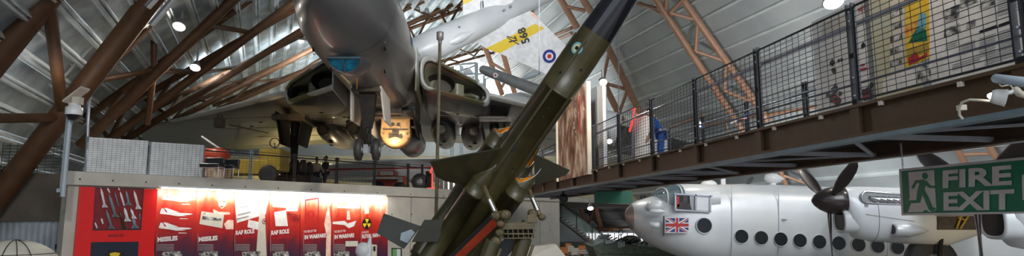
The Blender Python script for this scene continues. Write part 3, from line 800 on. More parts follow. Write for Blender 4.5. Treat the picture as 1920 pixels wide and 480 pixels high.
lch = thing('missile_launcher', 'tan cast-metal launcher cradle with orange rail holding the olive missile', 'launcher', V((P(955, 480, 9.3).x, 9.5, 0)))
YL = 9.0
m = MB(); m.path([P(908, 350, 9.2), P(914, 366, YL), P(931, 403, YL)], [.028, .034, .042], 10); a_ = obj('support_arm', m, 'launcher_tan', lch)
m = MB(); m.tube(P(917, 374, YL - .03), P(927, 395, YL - .03), .027); obj('ram', m, 'chrome', a_)
m = MB(); m.path([P(993, 358, 9.4), P(998, 372, 9.2), P(1012, 405, 9.2)], [.028, .034, .04], 10); a_ = obj('support_arm', m, 'launcher_tan', lch)
m = MB(); m.tube(P(998, 371, 9.15), P(1008, 394, 9.15), .027); obj('ram', m, 'chrome', a_)
for x, y, r, Y in ((928, 405, .075, YL), (945, 403, .085, YL), (1014, 407, .06, 9.2), (996, 400, .075, 9.2), (937, 420, .06, YL), (928, 452, .075, YL), (985, 446, .07, 9.2), (935, 437, .065, YL)):
    m = MB(); c = P(x, y, Y); m.lathe(c + V((0, -.08, 0)), (.25, 1, 0), [(0, r * .45), (.02, r * .82), (.13, r * .82), (.15, r * .5)], 18)
    m.lathe(c + V((0, -.1, 0)), (.25, 1, 0), [(0, r * .3), (.05, r * .32)], 6); obj('pivot_joint', m, 'launcher_tan', lch)
# ribbed cradle bracket
m = MB()
def lp(x, y, Y=9.05): return P(x, y, Y)
m.plate([lp(940, 418), lp(1004, 416), lp(1002, 429), lp(942, 429)], (0, -1, 0), .22)
m.plate([lp(936, 428), lp(1003, 427), lp(1002, 430), lp(936, 431)], (0, -1, 0), .30)
m.plate([lp(937, 437), lp(1002, 437), lp(1000, 440), lp(939, 440)], (0, -1, 0), .30)
m.plate([lp(940, 446), lp(997, 445), lp(995, 448), lp(942, 448)], (0, -1, 0), .28)
for k in range(7):
    x = 941 + k * 9.6; m.plate([lp(x, 429), lp(x + 2, 429), lp(x + 3.5, 447), lp(x + 1.5, 447)], (0, -1, 0), .26)
m.plate([lp(941, 430, 9.28), lp(1001, 430, 9.28), lp(996, 446, 9.28), lp(943, 446, 9.28)], (0, -1, 0), .02)
m.plate([lp(988, 404), lp(1006, 396), lp(1008, 418), lp(988, 420)], (0, -1, 0), .16)
m.plate([lp(935, 396), lp(949, 394), lp(953, 414), lp(941, 420), lp(931, 414)], (0, -1, 0), .14)
obj('cradle_bracket', m, 'launcher_tan', lch, bevel=.008)
# orange rail and black rail behind it
m = MB(); m.bar(P(934, 411, 9.15), P(820, 520, 9.15 + 1.1), .11, .12, up=(0, -1, 0)); obj('launch_rail', m, 'orange_red', lch, label='orange-red launch rail')
m = MB(); m.bar(P(925, 404, 9.3), P(800, 525, 10.4), .06, .16, up=(0, -1, 0)); obj('launch_rail', m, 'black_steel', lch)
m = MB(); m.bar(P(990, 420, 9.6), P(895, 520, 9.6), .2, .18, up=(0, -1, 0)); obj('boom', m, 'black_steel', lch)
# hydraulic legs down to the floor
for x0, y0, x1, w_, Y in ((925, 452, 913, .10, YL), (984, 446, 972, .11, 9.2)):
    a, c_ = P(x0, y0, Y), P(x1, 482, Y); d = (c_ - a) / (c_.z - a.z); e = a + d * (.0 - a.z)
    m = MB(); m.tube(a, e, w_, w_ * 1.15, 14); lg = obj('hydraulic_leg', m, 'olive', lch)
    for k in (-1, 1):
        m = MB(); m.tube(a + V((k * w_ * 1.05, -.05, -.1)), e + V((k * w_ * 1.05, -.05, 0)), .022, n=8); obj('pipe', m, 'launcher_tan', lg)
m = MB(); m.box((P(900, 480, 9.5).x, 9.6, .3), (3.4, 2.2, .6)); m.box((P(900, 480, 9.5).x, 9.6, .75), (1.6, 1.2, .5)); obj('base_frame', m, 'olive_dark', lch, bevel=.03)
# rear support so the missile tail is carried
p = mp(-3.1); m = MB(); m.box((p.x, p.y, p.z / 2 + .1), (.35, .35, max(p.z, .4))); obj('tail_support', m, 'olive_dark', lch)

# mast beside the missile
p = P(822, 240, 12)
m = MB(); m.tube((p.x - .03, 12, 0), P(825, 72, 12), .034, .03, 12); t = thing('slender_mast', 'slender brass-grey mast with a capped top, standing before the missile boosters', 'mast', (p.x - .03, 12, 0))
obj('pole', m, 'launcher_tan', t)
m = MB(); m.lathe(P(825, 76, 12), (0, 0, 1), [(-.06, .035), (0, .04), (.02, .068), (.16, .072), (.17, .062), (.18, .01)], 16); obj('cap', m, 'bronze_nose', t)
# ---------------------------------------------------------------- footbridge
ZD = EYE + 1.40
FA, FB = at_height(1050, 334, ZD), at_height(1605, 198, ZD)
bd_ = (FB - FA).normalized(); bl_ = V((-bd_.y, bd_.x, 0))      # bl_ points to the far side
if bl_.x < 0: bl_ = -bl_
def br(Y, w=0, z=0):
    """point beside the near edge of the bridge at world depth Y, w metres across, z above deck edge"""
    p = FA + bd_ * ((Y - FA.y) / bd_.y); return V((p.x, p.y, ZD + z)) + bl_ * w
BW = 2.35; Y0, Y1 = 1.4, 33.0; RT = 1.28
fb_ = thing('footbridge', 'brown steel footbridge with wire-mesh railings crossing high over the hall', 'footbridge', br(33))
for w in (0, BW):
    sgn = 1 if w == 0 else -1
    m = MB()
    m.bar(br(Y0, w, -.02), br(Y1, w, -.02), .16, .04); m.bar(br(Y0, w, -.39), br(Y1, w, -.39), .20, .04)
    m.bar(br(Y0, w + sgn * .04, -.2), br(Y1, w + sgn * .04, -.2), .03, .34)
    gd = obj('girder', m, 'girder_brown', fb_)
m = MB(); m.bar(br(Y0, BW / 2, -.14), br(Y1, BW / 2, -.14), BW - .1, .05); obj('deck', m, 'under_dark', fb_)
m = MB(); m.bar(br(Y0, -.05, -.44), br(Y1, -.05, -.44), .16, .05); obj('conduit', m, 'teal_grey', fb_)
PY = [5.73 + 2.13 * k for k in range(-2, 13)]
k = 0; Y = Y0 + .4
while Y < Y1:
    m = MB()
    m.bar(br(Y, .05, -.34), br(Y, BW - .05, -.34), .05, .07); obj('cross_beam', m, 'brace_grey', fb_); Y += 1.065 if 0 else 2.13; k += 1
Y = Y0 + .4; k = 0
while Y + 2.13 < Y1:
    m = MB()
    m.bar(br(Y, .1 if k % 2 else BW - .1, -.345), br(Y + 2.13, BW - .1 if k % 2 else .1, -.345), .06, .03); obj('diagonal_brace', m, 'brace_grey', fb_); Y += 2.13; k += 1
for py_ in PY:
    if py_ < Y0 or py_ > Y1: continue
    m = MB()
    m.box(br(py_, -.02, -.2), (.13, .05, .34), bd_); m.box(br(py_, -.05, -.2), (.16, .012, .36), bd_)
    obj('stiffener', m, 'girder_brown', fb_)
    for w in (0, BW):
        m = MB()
        for dd in (-.045, .045):
            m.box(br(py_ , w, RT / 2) + bd_ * dd, (.012, .07, RT + .06), bd_)
        for zz in (.05, RT * .5, RT - .05): m.box(br(py_, w, zz), (.09, .02, .06), bd_)
        po = obj('railing_post', m, 'black_steel', fb_)
        if w == 0 and py_ < 16:
            m = MB()
            for z in (.12, .35, RT - .2, RT - .08): m.lathe(br(py_, -.0, z), -bl_, [(0, .018), (.03, .018), (.04, .008)], 8)
            obj('bolt', m, 'rail_steel', po)
# light cleats along the girder top
m = MB(); Y = 4.2
while Y < 22:
    m.box(br(Y, -.07, -.06), (.05, .04, .05), bd_); Y += 1.065
obj('cleat', m, 'cream', fb_)
def mesh_bay(a, b_, w, parent, r=.0045, dx=.142, dz=.068, top=RT - .02, bot=.06):
    m = MB(); L = abs(b_ - a); n = max(2, int(round(L / abs(bd_.y) / dx)))
    for i in range(n + 1):
        Yv = a + (b_ - a) * i / n; m.tube(br(Yv, w, bot), br(Yv, w, top), r, n=4, cap=False)
    nz = int((top - bot) / dz)
    for j in range(nz + 1):
        z = bot + (top - bot) * j / nz; m.tube(br(a, w - .005, z), br(b_, w - .005, z), r, n=4, cap=False)
    for z in (bot, top): m.bar(br(a, w, z), br(b_, w, z), .022, .022)
    for Yv in (a, b_): m.bar(br(Yv, w, bot), br(Yv, w, top), .022, .022)
    return obj('mesh_panel', m, 'wire', parent)
for a, b_ in zip(PY, PY[1:]):
    if a < 2 or b_ > Y1: continue
    if a > 17.5 and a < 22: pass
    far = a > 20
    mesh_bay(a + .07, b_ - .07, 0, fb_, dx=.142 if not far else .2, dz=.068 if not far else .1)
    if a > 6: mesh_bay(a + .07, b_ - .07, BW, fb_, dx=.2, dz=.12)
for w in (.10, BW - .10):
    m = MB(); m.path([br(3.0, w, RT - .22), br(Y1, w, RT - .22)], .024, 10); obj('handrail', m, 'rail_steel', fb_)
    m = MB(); m.path([br(3.0, w, .30), br(Y1, w, .30)], .016, 8); obj('handrail', m, 'rail_steel', fb_)

# ---------------------------------------------------------------- exhibition boards on the footbridge
BF = Fr(br(10, 1.9), bd_, -bl_)                     # plane towards the far side of the deck
def zplane(px, fr, z):                              # point on plane fr above pixel column px at height z
    p = fr.at(px, 300); return V((p.x, p.y, z))
def board(name, label, x0, x1, ztop, mt, depth=.06, fr=BF, z0=0.02, cat='display board', group=None, bevel=0):
    a, c_ = zplane(x0, fr, ZD + z0), zplane(x1, fr, ZD + z0)
    t = thing(name, label, cat, (a + c_) / 2, group)
    c = (a + c_) / 2 - fr.n * depth / 2; m = MB(); m.box((c.x, c.y, (ZD + z0 + ztop) / 2), ((c_ - a).length, depth, ztop - ZD - z0), fr.ex, None, (0, 0, 1))
    obj('panel', m, mt, t); return t
TZ = EYE + 3.62
bA = board('display_board', 'white display board with black figure drawings behind the wire mesh, narrowest one with red marks', 1539, 1641, TZ, 'white_print')
m = MB(); BF.poly(m, [(1541, 44), (1585, 26), (1585, 56), (1541, 72)], .005); obj('header_stripe', m, 'cream', bA)
for x, y, s_ in ((1560, 118, 9), (1563, 132, 8), (1565, 168, 12), (1562, 185, 14), (1570, 190, 12), (1552, 178, 7), (1575, 175, 6), (1578, 112, 4), (1572, 114, 4), (1618, 85, 7), (1619, 178, 12), (1627, 170, 10), (1630, 180, 9), (1633, 160, 6), (1612, 168, 5)):
    c = BF.at(x, y, .012); n = 9; rr = s_ / 1200 * 11; m = MB()
    m.plate([c + (BF.ex * math.cos(2 * PI * i / n) + V((0, 0, 1)) * math.sin(2 * PI * i / n)) * rr * (.6 + .4 * random.random()) for i in range(n)], BF.n, .006); obj('figure_drawing', m, 'black', bA)
for x, y in ((1567, 186), (1618, 126), (1623, 178)): m = MB(); BF.poly(m, [(x - 6, y + 3), (x + 6, y), (x + 6, y + 4), (x - 6, y + 7)], .016); BF.poly(m, [(x - 5, y - 5), (x + 3, y - 7), (x + 3, y - 4), (x - 5, y - 2)], .016); obj('red_motif', m, 'roundel_red', bA)
m = MB(); BF.quad_text(m, 'WEST', (1608, 24), (1622, 19), (1608, 15), .012, .03); obj('title', m, 'roundel_red', bA)
board('grey_column', 'slim grey column between the figure board and the cream board', 1643, 1650.5, TZ, 'grey_metal', .12, cat='column')
bB = board('display_board', 'cream and orange display board with portrait grid and map, behind the mesh', 1652.5, 1745, TZ, 'cream_print')
m = MB(); BF.poly(m, [(1697, -6), (1741, -24), (1743, 108), (1698, 128)], .006); obj('orange_poster', m, 'orange_print', bB)
for (q_, mt_) in (([(1700, 92), (1741, 80), (1741, 96), (1700, 108)], 'mustard'), ([(1704, 80), (1720, 50), (1736, 56), (1738, 76)], 'green'), ([(1716, 66), (1724, 26), (1736, 24), (1736, 50)], 'light_blue'),
                  ([(1702, 112), (1716, 96), (1724, 108), (1738, 98), (1738, 106), (1704, 122)], 'roundel_red')):
    m = MB(); BF.poly(m, q_, .014); obj('poster_shape', m, mt_, bB)
for r_ in range(5):
    for c in range(3):
        m = MB()
        x = 1672 + c * 8; y = 22 + r_ * 23 - c * 3
        BF.poly(m, [(x - 3, y), (x + 3, y - 2), (x + 3.5, y + 9), (x - 3, y + 12)], .012); obj('portrait', m, 'photo_print', bB)
m = MB(); BF.poly(m, [(1668, 4), (1694, -8), (1695, 128), (1669, 140)], .004); obj('portrait_sheet', m, 'cream', bB)
m = MB(); BF.poly(m, [(1655, 150), (1718, 120), (1718, 158), (1655, 176)], .006); obj('map_sheet', m, 'white_print', bB)
m = MB(); BF.poly(m, [(1720, 124), (1744, 116), (1745, 152), (1720, 160)], .008); obj('photograph', m, 'photo_print', bB)
board('grey_column', 'slim grey column between the orange board and the large text board', 1747, 1757.5, TZ, 'blue_grey', .12, cat='column')
bC = board('display_board', 'large white text board with small photographs above the security camera', 1760, 2010, TZ, 'white_print')
for x, y, w_, h in ((1768, 20, 30, 14), (1800, -4, 34, 20), (1838, 4, 28, 14), (1770, 55, 30, 16), (1812, 42, 16, 12), (1772, 34, 26, 8)):
    m = MB(); BF.poly(m, [(x, y), (x + w_, y - w_ * .42), (x + w_, y + h - w_ * .40), (x, y + h)], .008); obj('photograph', m, 'photo_print', bC)
for x, y, w_ in ((1836, 58, 32), (1872, 46, 34)): m = MB(); BF.poly(m, [(x, y), (x + w_, y - w_ * .36), (x + w_, y + 5 - w_ * .36), (x, y + 5)], .008); obj('heading_bar', m, 'black', bC)
m = MB()
for x, y, w_, nrow in ((1836, 72, 30, 9), (1872, 60, 36, 9), (1800, 84, 28, 5), (1772, 82, 22, 3), (1870, 0, 40, 8), (1785, 122, 52, 3), (1846, 104, 66, 5)):
    for r_ in range(nrow):
        yy = y + r_ * 4.2; BF.poly(m, [(x, yy), (x + w_, yy - w_ * .33), (x + w_, yy + 1 - w_ * .33), (x, yy + 1)], .008, .004)
obj('text_lines', m, 'grey_print', bC)

# tall brown poster by the missile
PF = Fr(br(18, -.12), bd_, -bl_)
zt_ = PF.at(1107, 150).z
bp_ = board('exhibition_poster', 'tall brown photographic poster standing on the footbridge behind the missile', 1046, 1105, zt_, 'brown_print', .06, PF, -.12, 'poster')
m = MB()
for x, y, s_ in ((1078, 196, 6), (1080, 214, 5), (1076, 236, 7), (1079, 250, 4), (1094, 205, 3)):
    n = 8; c = PF.at(x, y, .01); m.plate([c + (PF.ex * math.cos(2 * PI * i / n) + V((0, 0, 1.6)) * math.sin(2 * PI * i / n)) * s_ / 1200 * 19 * (.6 + .4 * random.random()) for i in range(n)], PF.n, .006)
obj('photograph', m, 'photo_print', bp_)
m = MB(); PF.poly(m, [(1086, 180), (1087.5, 180), (1087.5, 250), (1086, 250)], .012); obj('red_line', m, 'roundel_red', bp_)
for x in (1046, 1105):
    m = MB(); p = zplane(x, PF, ZD); m.box((p.x, p.y, (ZD - .12 + zt_) / 2), (.10, .12, zt_ - ZD + .14), bd_); obj('poster_frame', m, 'cream', bp_)
board('panel_pillar', 'blue-grey pillar with white edge beside the brown poster', 1108, 1122, zt_ + .02, 'blue_grey', .3, Fr(br(17.5, .35), bd_, -bl_), 0, 'pillar')
board('panel_pillar', 'white upright panel joined to the blue-grey pillar on the footbridge', 1123, 1132, zt_ - .05, 'white', .1, Fr(br(17.2, .3), bd_, -bl_), 0, 'pillar')

# white backlit exhibit panel with red tubes
XF = Fr(br(14.6, .9), bd_, -bl_)
ex = board('exhibit_kiosk', 'white exhibit panel edged with glowing red tubes on the footbridge', 1191, 1218, XF.at(1205, 218).z, 'white', .12, XF, 0, 'exhibit')
m = MB(); m.path([XF.at(1190, 224, .05), XF.at(1194, 216, .05), XF.at(1222, 210, .05)], .018, 8); m.path([XF.at(1184, 206, .1), XF.at(1191, 202, .1), XF.at(1180, 246, .1)], .02, 8)
m.path([XF.at(1181, 247, .1), XF.at(1187, 228, .1)], .02, 8); m.path([XF.at(1225, 214, .1), XF.at(1226, 228, .1)], .018, 8); obj('red_tube', m, 'red_glow', ex)
m = MB(); m.tube(zplane(1226, XF, ZD), XF.at(1226, 214), .02, n=8); obj('stand_pole', m, 'rail_steel', ex); m = MB(); m.tube(zplane(1186, XF, ZD), XF.at(1186, 206, .1), .03, n=8); obj('stand_pole', m, 'rail_steel', ex)
# small lectern-like exhibit beyond the railing
p = br(17.2, 1.4); m = MB(); m.box(p + V((0, 0, .45)), (.5, .4, .9), bd_); m.box(p + V((0, 0, .98)), (.6, .45, .06), bd_, None, (0, -.3, 1)); m.box(p + V((0, -.02, 1.1)), (.3, .06, .2), bd_)
solo('exhibit_case', m, 'grey_metal', 'small grey exhibit case standing behind the mesh between pillar and red tubes', 'exhibit', p, bevel=.01)
for px, py, Yv, lab in ((1304, 246, 13.6, 'small model aircraft with red and white wings seen through the mesh near the glaring lamp'), (1384, 226, 11.6, 'small red, white and blue model aircraft seen through the mesh against a railing post')):
    p = P(px, py, Yv); t = thing('model_aircraft', lab, 'model aircraft', (p.x, p.y, ZD)); m = MB(); m.tube((p.x, p.y, ZD - .1), p, .012, n=8); obj('stand', m, 'rail_steel', t)
    m = MB(); m.lathe(p - V((.16, 0, .06)), (1, 0, .35), [(0, .005), (.04, .02), (.2, .024), (.34, .008)], 12); obj('fuselage', m, 'white', t)
    m = MB(); m.plate([p + V((-.03, -.2, 0)), p + V((.07, -.2, 0)), p + V((.08, .2, .02)), p + V((-.02, .2, .02))], (0, 0, 1), .01); obj('wing', m, 'roundel_red', t)
    m = MB(); m.plate([p + V((.1, 0, .05)), p + V((.17, 0, .07)), p + V((.19, 0, .15)), p + V((.15, 0, .14))], (0, 1, 0), .01); obj('tail_fin', m, 'blue', t)

# ---------------------------------------------------------------- hanging signs
SF = Fr(br(8.2, 1.12), bd_, -bl_)
t = thing('fire_exit_sign', 'green and white FIRE EXIT sign with running figure hanging on chains from the footbridge', 'sign', SF.at(1800, 300))
m = MB(); SF.poly(m, [(1685, 317), (1965, 290), (1968, 399.5), (1690, 404)], 0, .05); obj('sign_frame', m, 'sign_white', t, bevel=.004)
m = MB(); SF.poly(m, [(1690, 321), (1960, 296), (1963, 396), (1694, 400)], .004, .006); sp = obj('sign_face', m, 'green', t)
m = MB(); SF.poly(m, [(1703, 323), (1750.5, 319), (1755.5, 393.5), (1744, 398), (1735, 393), (1729, 397.5), (1702, 398), (1708, 382), (1700, 380), (1706, 372)], .008, .004); obj('pictogram_field', m, 'sign_white', sp)
m = MB()
SF.disc(m, 1734, 330, .045, .012, 20)
for q_ in ([(1716, 338), (1730, 336.5), (1738, 340), (1744, 347.5), (1753, 348.5), (1753, 352.5), (1742, 352.5), (1735, 347), (1733, 356), (1740, 368), (1748, 388), (1756, 391), (1746, 397), (1741, 392), (1729, 364), (1725, 380), (1701, 382), (1702, 376), (1718, 375), (1720, 358), (1724, 343.5), (1718, 343.5), (1713, 354), (1708.5, 352)],):
    SF.poly(m, q_, .012, .004)
obj('running_figure', m, 'green', sp)
m = MB()
def glyph_text(mb, fr, s, x0, x1, y0, y1, y0b, y1b, off, bold):
    fr.quad_text(mb, s, (x0, y1), (x1, y1b), (x0, y0), off, bold)
glyph_text(m, SF, 'FIRE', 1767.5, 1897, 320, 353, 0, 346.5, .012, .035)
glyph_text(m, SF, 'EXIT', 1769, 1902, 361, 395, 0, 393, .012, .035)
obj('lettering', m, 'sign_white', sp)
m = MB(); SF.poly(m, [(1916, 328), (1955, 324), (1957, 372), (1917, 375)], .012, .004); obj('arrow_field', m, 'sign_white', sp)
for x, yt in ((1693, 316), (1955, 290)):
    m = MB(); a = SF.at(x, yt, -.02); n = max(3, int((ZD - .38 - a.z) / .05))
    for i in range(n):
        c = V((a.x, a.y, a.z + (ZD - .38 - a.z) * (i + .5) / n)); e = bd_ if i % 2 else bl_
        m.path([c + e * .012 * math.cos(2 * PI * j / 8) + V((0, 0, .034 * math.sin(2 * PI * j / 8))) for j in range(9)], .004, 5)
    obj('chain', m, 'rail_steel', t)
t = thing('hanging_sign', 'plain green back of a small sign hanging from the far edge of the footbridge', 'sign', P(1150, 370, 23.3))
m = MB(); GF = Fr(P(1150, 370, 23.3), (1, 0, 0), (0, -1, 0)); GF.poly(m, [(1114.5, 359), (1185, 358), (1185, 381.5), (1114.5, 381)], 0, .05); obj('sign_board', m, 'green', t, bevel=.004)
m = MB()
for x in (1120, 1180): a = GF.at(x, 359, -.02); m.tube(a, V((a.x, a.y, ZD - .42)), .01, n=6)
obj('hanger', m, 'black_steel', t)

# security camera and spotlight on the girder
t = thing('security_camera', 'grey tubular security camera with cable fixed to the footbridge girder above the spotlight', 'camera', br(6.0, -.1, -.05))
YC = 5.55
m = MB(); a, c_ = P(1867, 147, YC), P(1935, 156, YC - .35); m.lathe(a, (c_ - a), [(-.01, .02), (-.01, .036), (0, .040), (.36, .044), (.365, .02)], 24); bd2 = obj('housing', m, 'blue_grey', t)
m = MB(); m.lathe(a + V((-.004, 0, -.0)), (a - c_), [(0, .034), (.02, .030), (.021, .01)], 20); obj('lens', m, 'black', bd2)
m = MB(); m.path([P(1873, 158, YC), P(1878, 162, YC), P(1893, 159, YC), P(1898, 164, YC), P(1899, 172, YC)], .006, 6); obj('wiring', m, 'cream', t); m = MB(); m.path([P(1905, 168, YC), P(1912, 176, YC - .1), P(1922, 178, YC - .1)], .03, 8)
obj('camera_arm', m, 'cream', t); m = MB(); m.box(br(5.3, -.10, -.12), (.12, .12, .14), bd_); obj('bracket', m, 'cream', t)
t = thing('spotlight', 'lit white round spotlight on a curved cable below the security camera', 'lamp', br(6.0, -.1, -.2))
a = P(1866, 181, YC); ax_ = V((.55, -.35, -.18))
m = MB(); m.lathe(a, ax_, [(-.03, .02), (-.03, .05), (.0, .066), (.05, .072), (.08, .078), (.085, .05)], 26); m.lathe(P(1876, 178, YC), (1, -.3, .25), [(0, .012), (.06, .018), (.1, .022), (.1, .01)], 12); sh = obj('lamp_head', m, 'lamp_white', t)
m = MB(); m.lathe(a - ax_.normalized() * .028, -ax_, [(0, .03), (.01, .028), (.03, .01)], 16); obj('bulb', m, 'lamp_glow', sh)
m = MB(); m.path([P(1858, 190, YC + .05), P(1840, 188, YC + .1), P(1818, 187, YC + .2), P(1804, 192, YC + .3), P(1798, 202, YC + .35), P(1799, 216, YC + .4), P(1805, 223, YC + .4)], .012, 8); m.box(P(1803, 202, YC + .42), (.06, .06, .05)); obj('cable', m, 'cream', t)

# ---------------------------------------------------------------- silver four-engine airliner
YY = 25.0; YX = lambda px, Y=YY: P(px, 400, Y).x
yk = thing('propeller_airliner', 'silver four-engine propeller airliner with a Union Jack on its nose', 'aircraft', (12, YY, 0))
YS_ = [  # px, top px y, bottom px y, half width, exponent
    (1171.5, 403, 405, .02, 2), (1173, 396, 412, .16, 2), (1177, 389, 421, .34, 2), (1184, 382, 432, .55, 2.1), (1195, 376.5, 443, .80, 2.2), (1210, 371.5, 453, 1.0, 2.4), (1228, 367, 463, 1.18, 2.6), (1245, 363.5, 471, 1.28, 2.8),
    (1262, 358, 478, 1.35, 3), (1290, 354, 487, 1.42, 3.2), (1330, 347, 495, 1.45, 3.4), (1380, 346, 500, 1.45, 3.6), (1440, 347, 505, 1.45, 3.6), (1520, 350, 511, 1.45, 3.6), (1600, 353, 517, 1.45, 3.6),
    (1700, 358, 524, 1.45, 3.5), (1850, 366, 530, 1.4, 3.2), (1990, 372, 528, 1.3, 3)]
def yring(row, n=44):
    px, yt, yb_, hw, e = row; x = YX(px); zt__, zb_ = P(px, yt, YY).z, P(px, yb_, YY).z; zc, hh = (zt__ + zb_) / 2, (zt__ - zb_) / 2; o = []
    for i in range(n):
        a = 2 * PI * i / n; c_, s_ = math.cos(a), math.sin(a)
        o.append(V((x, YY + math.copysign(abs(c_) ** (2 / e), c_) * hw, zc + math.copysign(abs(s_) ** (2 / e), s_) * hh)))
    return o
m = MB(); m.rings([yring(r) for r in YS_])
for fi in range(3 * 44): m.mi[fi] = 1
fu = obj('fuselage', m, ['silver', 'bronze_nose'], yk)
YN = YY - 1.46
YF = Fr((10, YN, 2), (1, 0, 0), (0, -1, 0))
def ydisc(px, py, r, mt, name, off=.01):
    m = MB(); YF.disc(m, px, py, r, off, 26); return obj(name, m, mt, fu)
for i, px in enumerate((1390.5, 1427.5, 1464, 1500, 1536.5, 1573, 1610, 1646, 1683)):
    m = MB(); YF.disc(m, px, 443.5 + i * 2.55, .245, .012, 28); w_ = obj('window', m, 'window_dark', fu)
    m = MB(); c = YF.at(px, 443.5 + i * 2.55, .012); m.path([c + V((.255 * math.cos(2 * PI * j / 28), 0, .255 * math.sin(2 * PI * j / 28))) for j in range(29)], .014, 6); obj('window_rim', m, 'silver', w_)
m = MB(); YF.disc(m, 1320.5, 423, .275, .03, 30); w_ = obj('window', m, 'window_dark', fu)
m = MB(); c = YF.at(1320.5, 423, .03); m.path([c + V((.285 * math.cos(2 * PI * j / 28), 0, .285 * math.sin(2 * PI * j / 28))) for j in range(29)], .02, 6); obj('window_rim', m, 'silver', w_)
# union flag, built from its own geometry
FX0, FX1, FY0, FY1 = 1247, 1292, 407.5, 436.5
fl = MB(); YF.poly(fl, [(FX0, FY0), (FX1, FY0 + .8), (FX1, FY1), (FX0, FY1)], .10, .08); fl_ = obj('union_flag', fl, 'white', fu)
A, B, C_ = YF.at(FX0, FY1, .10), YF.at(FX1, FY1, .10), YF.at(FX0, FY0, .10)
def fp(x, y, o): return A + (B - A) * (x / 60) + (C_ - A) * (y / 30) + YF.n * o
def clip(poly):
    def cl(ps, f, g):
        o = []
        for i in range(len(ps)):
            a, b__ = ps[i], ps[(i + 1) % len(ps)]; fa, fb2 = f(a), f(b__)
            if fa >= 0: o.append(a)
            if (fa >= 0) != (fb2 >= 0): t_ = fa / (fa - fb2); o.append((a[0] + (b__[0] - a[0]) * t_, a[1] + (b__[1] - a[1]) * t_))
        return o
    for f in (lambda p: p[0] - 1.5, lambda p: 58.5 - p[0], lambda p: p[1] - 1.5, lambda p: 28.5 - p[1]): poly = cl(poly, f, None)
    return poly
for x0, x1, y0, y1 in ((1.5, 25, 1.5, 10), (35, 58.5, 1.5, 10), (1.5, 25, 20, 28.5), (35, 58.5, 20, 28.5)): obj('flag_blue', MB().plate([fp(x0, y0, .004), fp(x1, y0, .004), fp(x1, y1, .004), fp(x0, y1, .004)], YF.n, .004), 'blue', fl_)
def diag(x0, y0, x1, y1, w_, off=0):
    dx, dy = x1 - x0, y1 - y0; l = math.hypot(dx, dy); nx, ny = -dy / l, dx / l
    return clip([(x0 + nx * (w_ / 2 + off), y0 + ny * (w_ / 2 + off)), (x1 + nx * (w_ / 2 + off), y1 + ny * (w_ / 2 + off)), (x1 - nx * (w_ / 2 - off), y1 - ny * (w_ / 2 - off)), (x0 - nx * (w_ / 2 - off), y0 - ny * (w_ / 2 - off))])
m = MB()
for q_ in (diag(0, 0, 60, 30, 5.5), diag(0, 30, 60, 0, 5.5)): m.plate([fp(x, y, .008) for x, y in q_], YF.n, .003)
m.plate([fp(x, y, .009) for x, y in ((25, 1), (35, 1), (35, 29), (25, 29))], YF.n, .003); m.plate([fp(x, y, .0095) for x, y in ((1, 10), (59, 10), (59, 20), (1, 20))], YF.n, .003)
obj('flag_white', m, 'white', fl_)
m = MB()
for q_ in (diag(0, 0, 30, 15, 2, 1), diag(60, 30, 30, 15, 2, 1), diag(0, 30, 30, 15, 2, 1), diag(60, 0, 30, 15, 2, 1)): m.plate([fp(x, y, .012) for x, y in q_], YF.n, .003)
m.plate([fp(x, y, .014) for x, y in ((27, 1), (33, 1), (33, 29), (27, 29))], YF.n, .003); m.plate([fp(x, y, .0145) for x, y in ((1, 12), (59, 12), (59, 18), (1, 18))], YF.n, .003)
obj('flag_red', m, 'roundel_red', fl_)
m = MB(); m.bar(YF.at(1244.5, 405, .16), YF.at(1244, 443, .16), .04, .04); obj('flag_pole', m, 'black', fl_)
# cockpit glazing
m = MB(); YF.poly(m, [(1266, 363.5), (1334, 367), (1334, 398), (1266, 393)], .06, .10); ck = obj('cockpit_frame', m, 'silver_white', fu, bevel=.01)
m = MB(); YF.poly(m, [(1268.5, 366), (1302, 367.5), (1302, 394), (1268.5, 391.5)], .068, .006); obj('cockpit_opening', m, 'window_dark', ck)
m = MB(); YF.poly(m, [(1281, 367), (1289, 367.4), (1289, 393), (1281, 392)], .08, .02); YF.poly(m, [(1270, 384), (1278, 379), (1286, 384), (1287, 393), (1270, 391.5)], .09, .02); YF.poly(m, [(1287, 386), (1293, 379), (1297, 393), (1287, 393)], .09, .02); obj('pilot_seat', m, 'prop_dark', ck)
m = MB(); YF.poly(m, [(1268.5, 368), (1273.5, 368), (1273.5, 388), (1268.5, 388)], .09, .02); obj('red_seat_back', m, 'roundel_red', ck)
m = MB(); YF.poly(m, [(1293, 367), (1301, 367.5), (1301, 394), (1295, 393.6)], .085, .01); obj('instrument_panel', m, 'grey_metal', ck)
m = MB(); YF.poly(m, [(1307, 369.5), (1330, 370.5), (1330, 395), (1307, 393)], .072, .02); obj('sliding_panel', m, 'silver', ck)
m = MB()
for q_ in (((1304.5, 364), (1304.5, 395)), ((1266.5, 364), (1266.5, 393)), ((1331.5, 366.5), (1331, 397))): m.bar(YF.at(*q_[0], .10), YF.at(*q_[1], .10), .05, .05)
for q_ in (((1264, 363.5), (1336, 368)), ((1266, 393.5), (1333, 397.5))): m.bar(YF.at(*q_[0], .10), YF.at(*q_[1], .10), .05, .05)
obj('window_rail', m, 'rail_steel', ck)
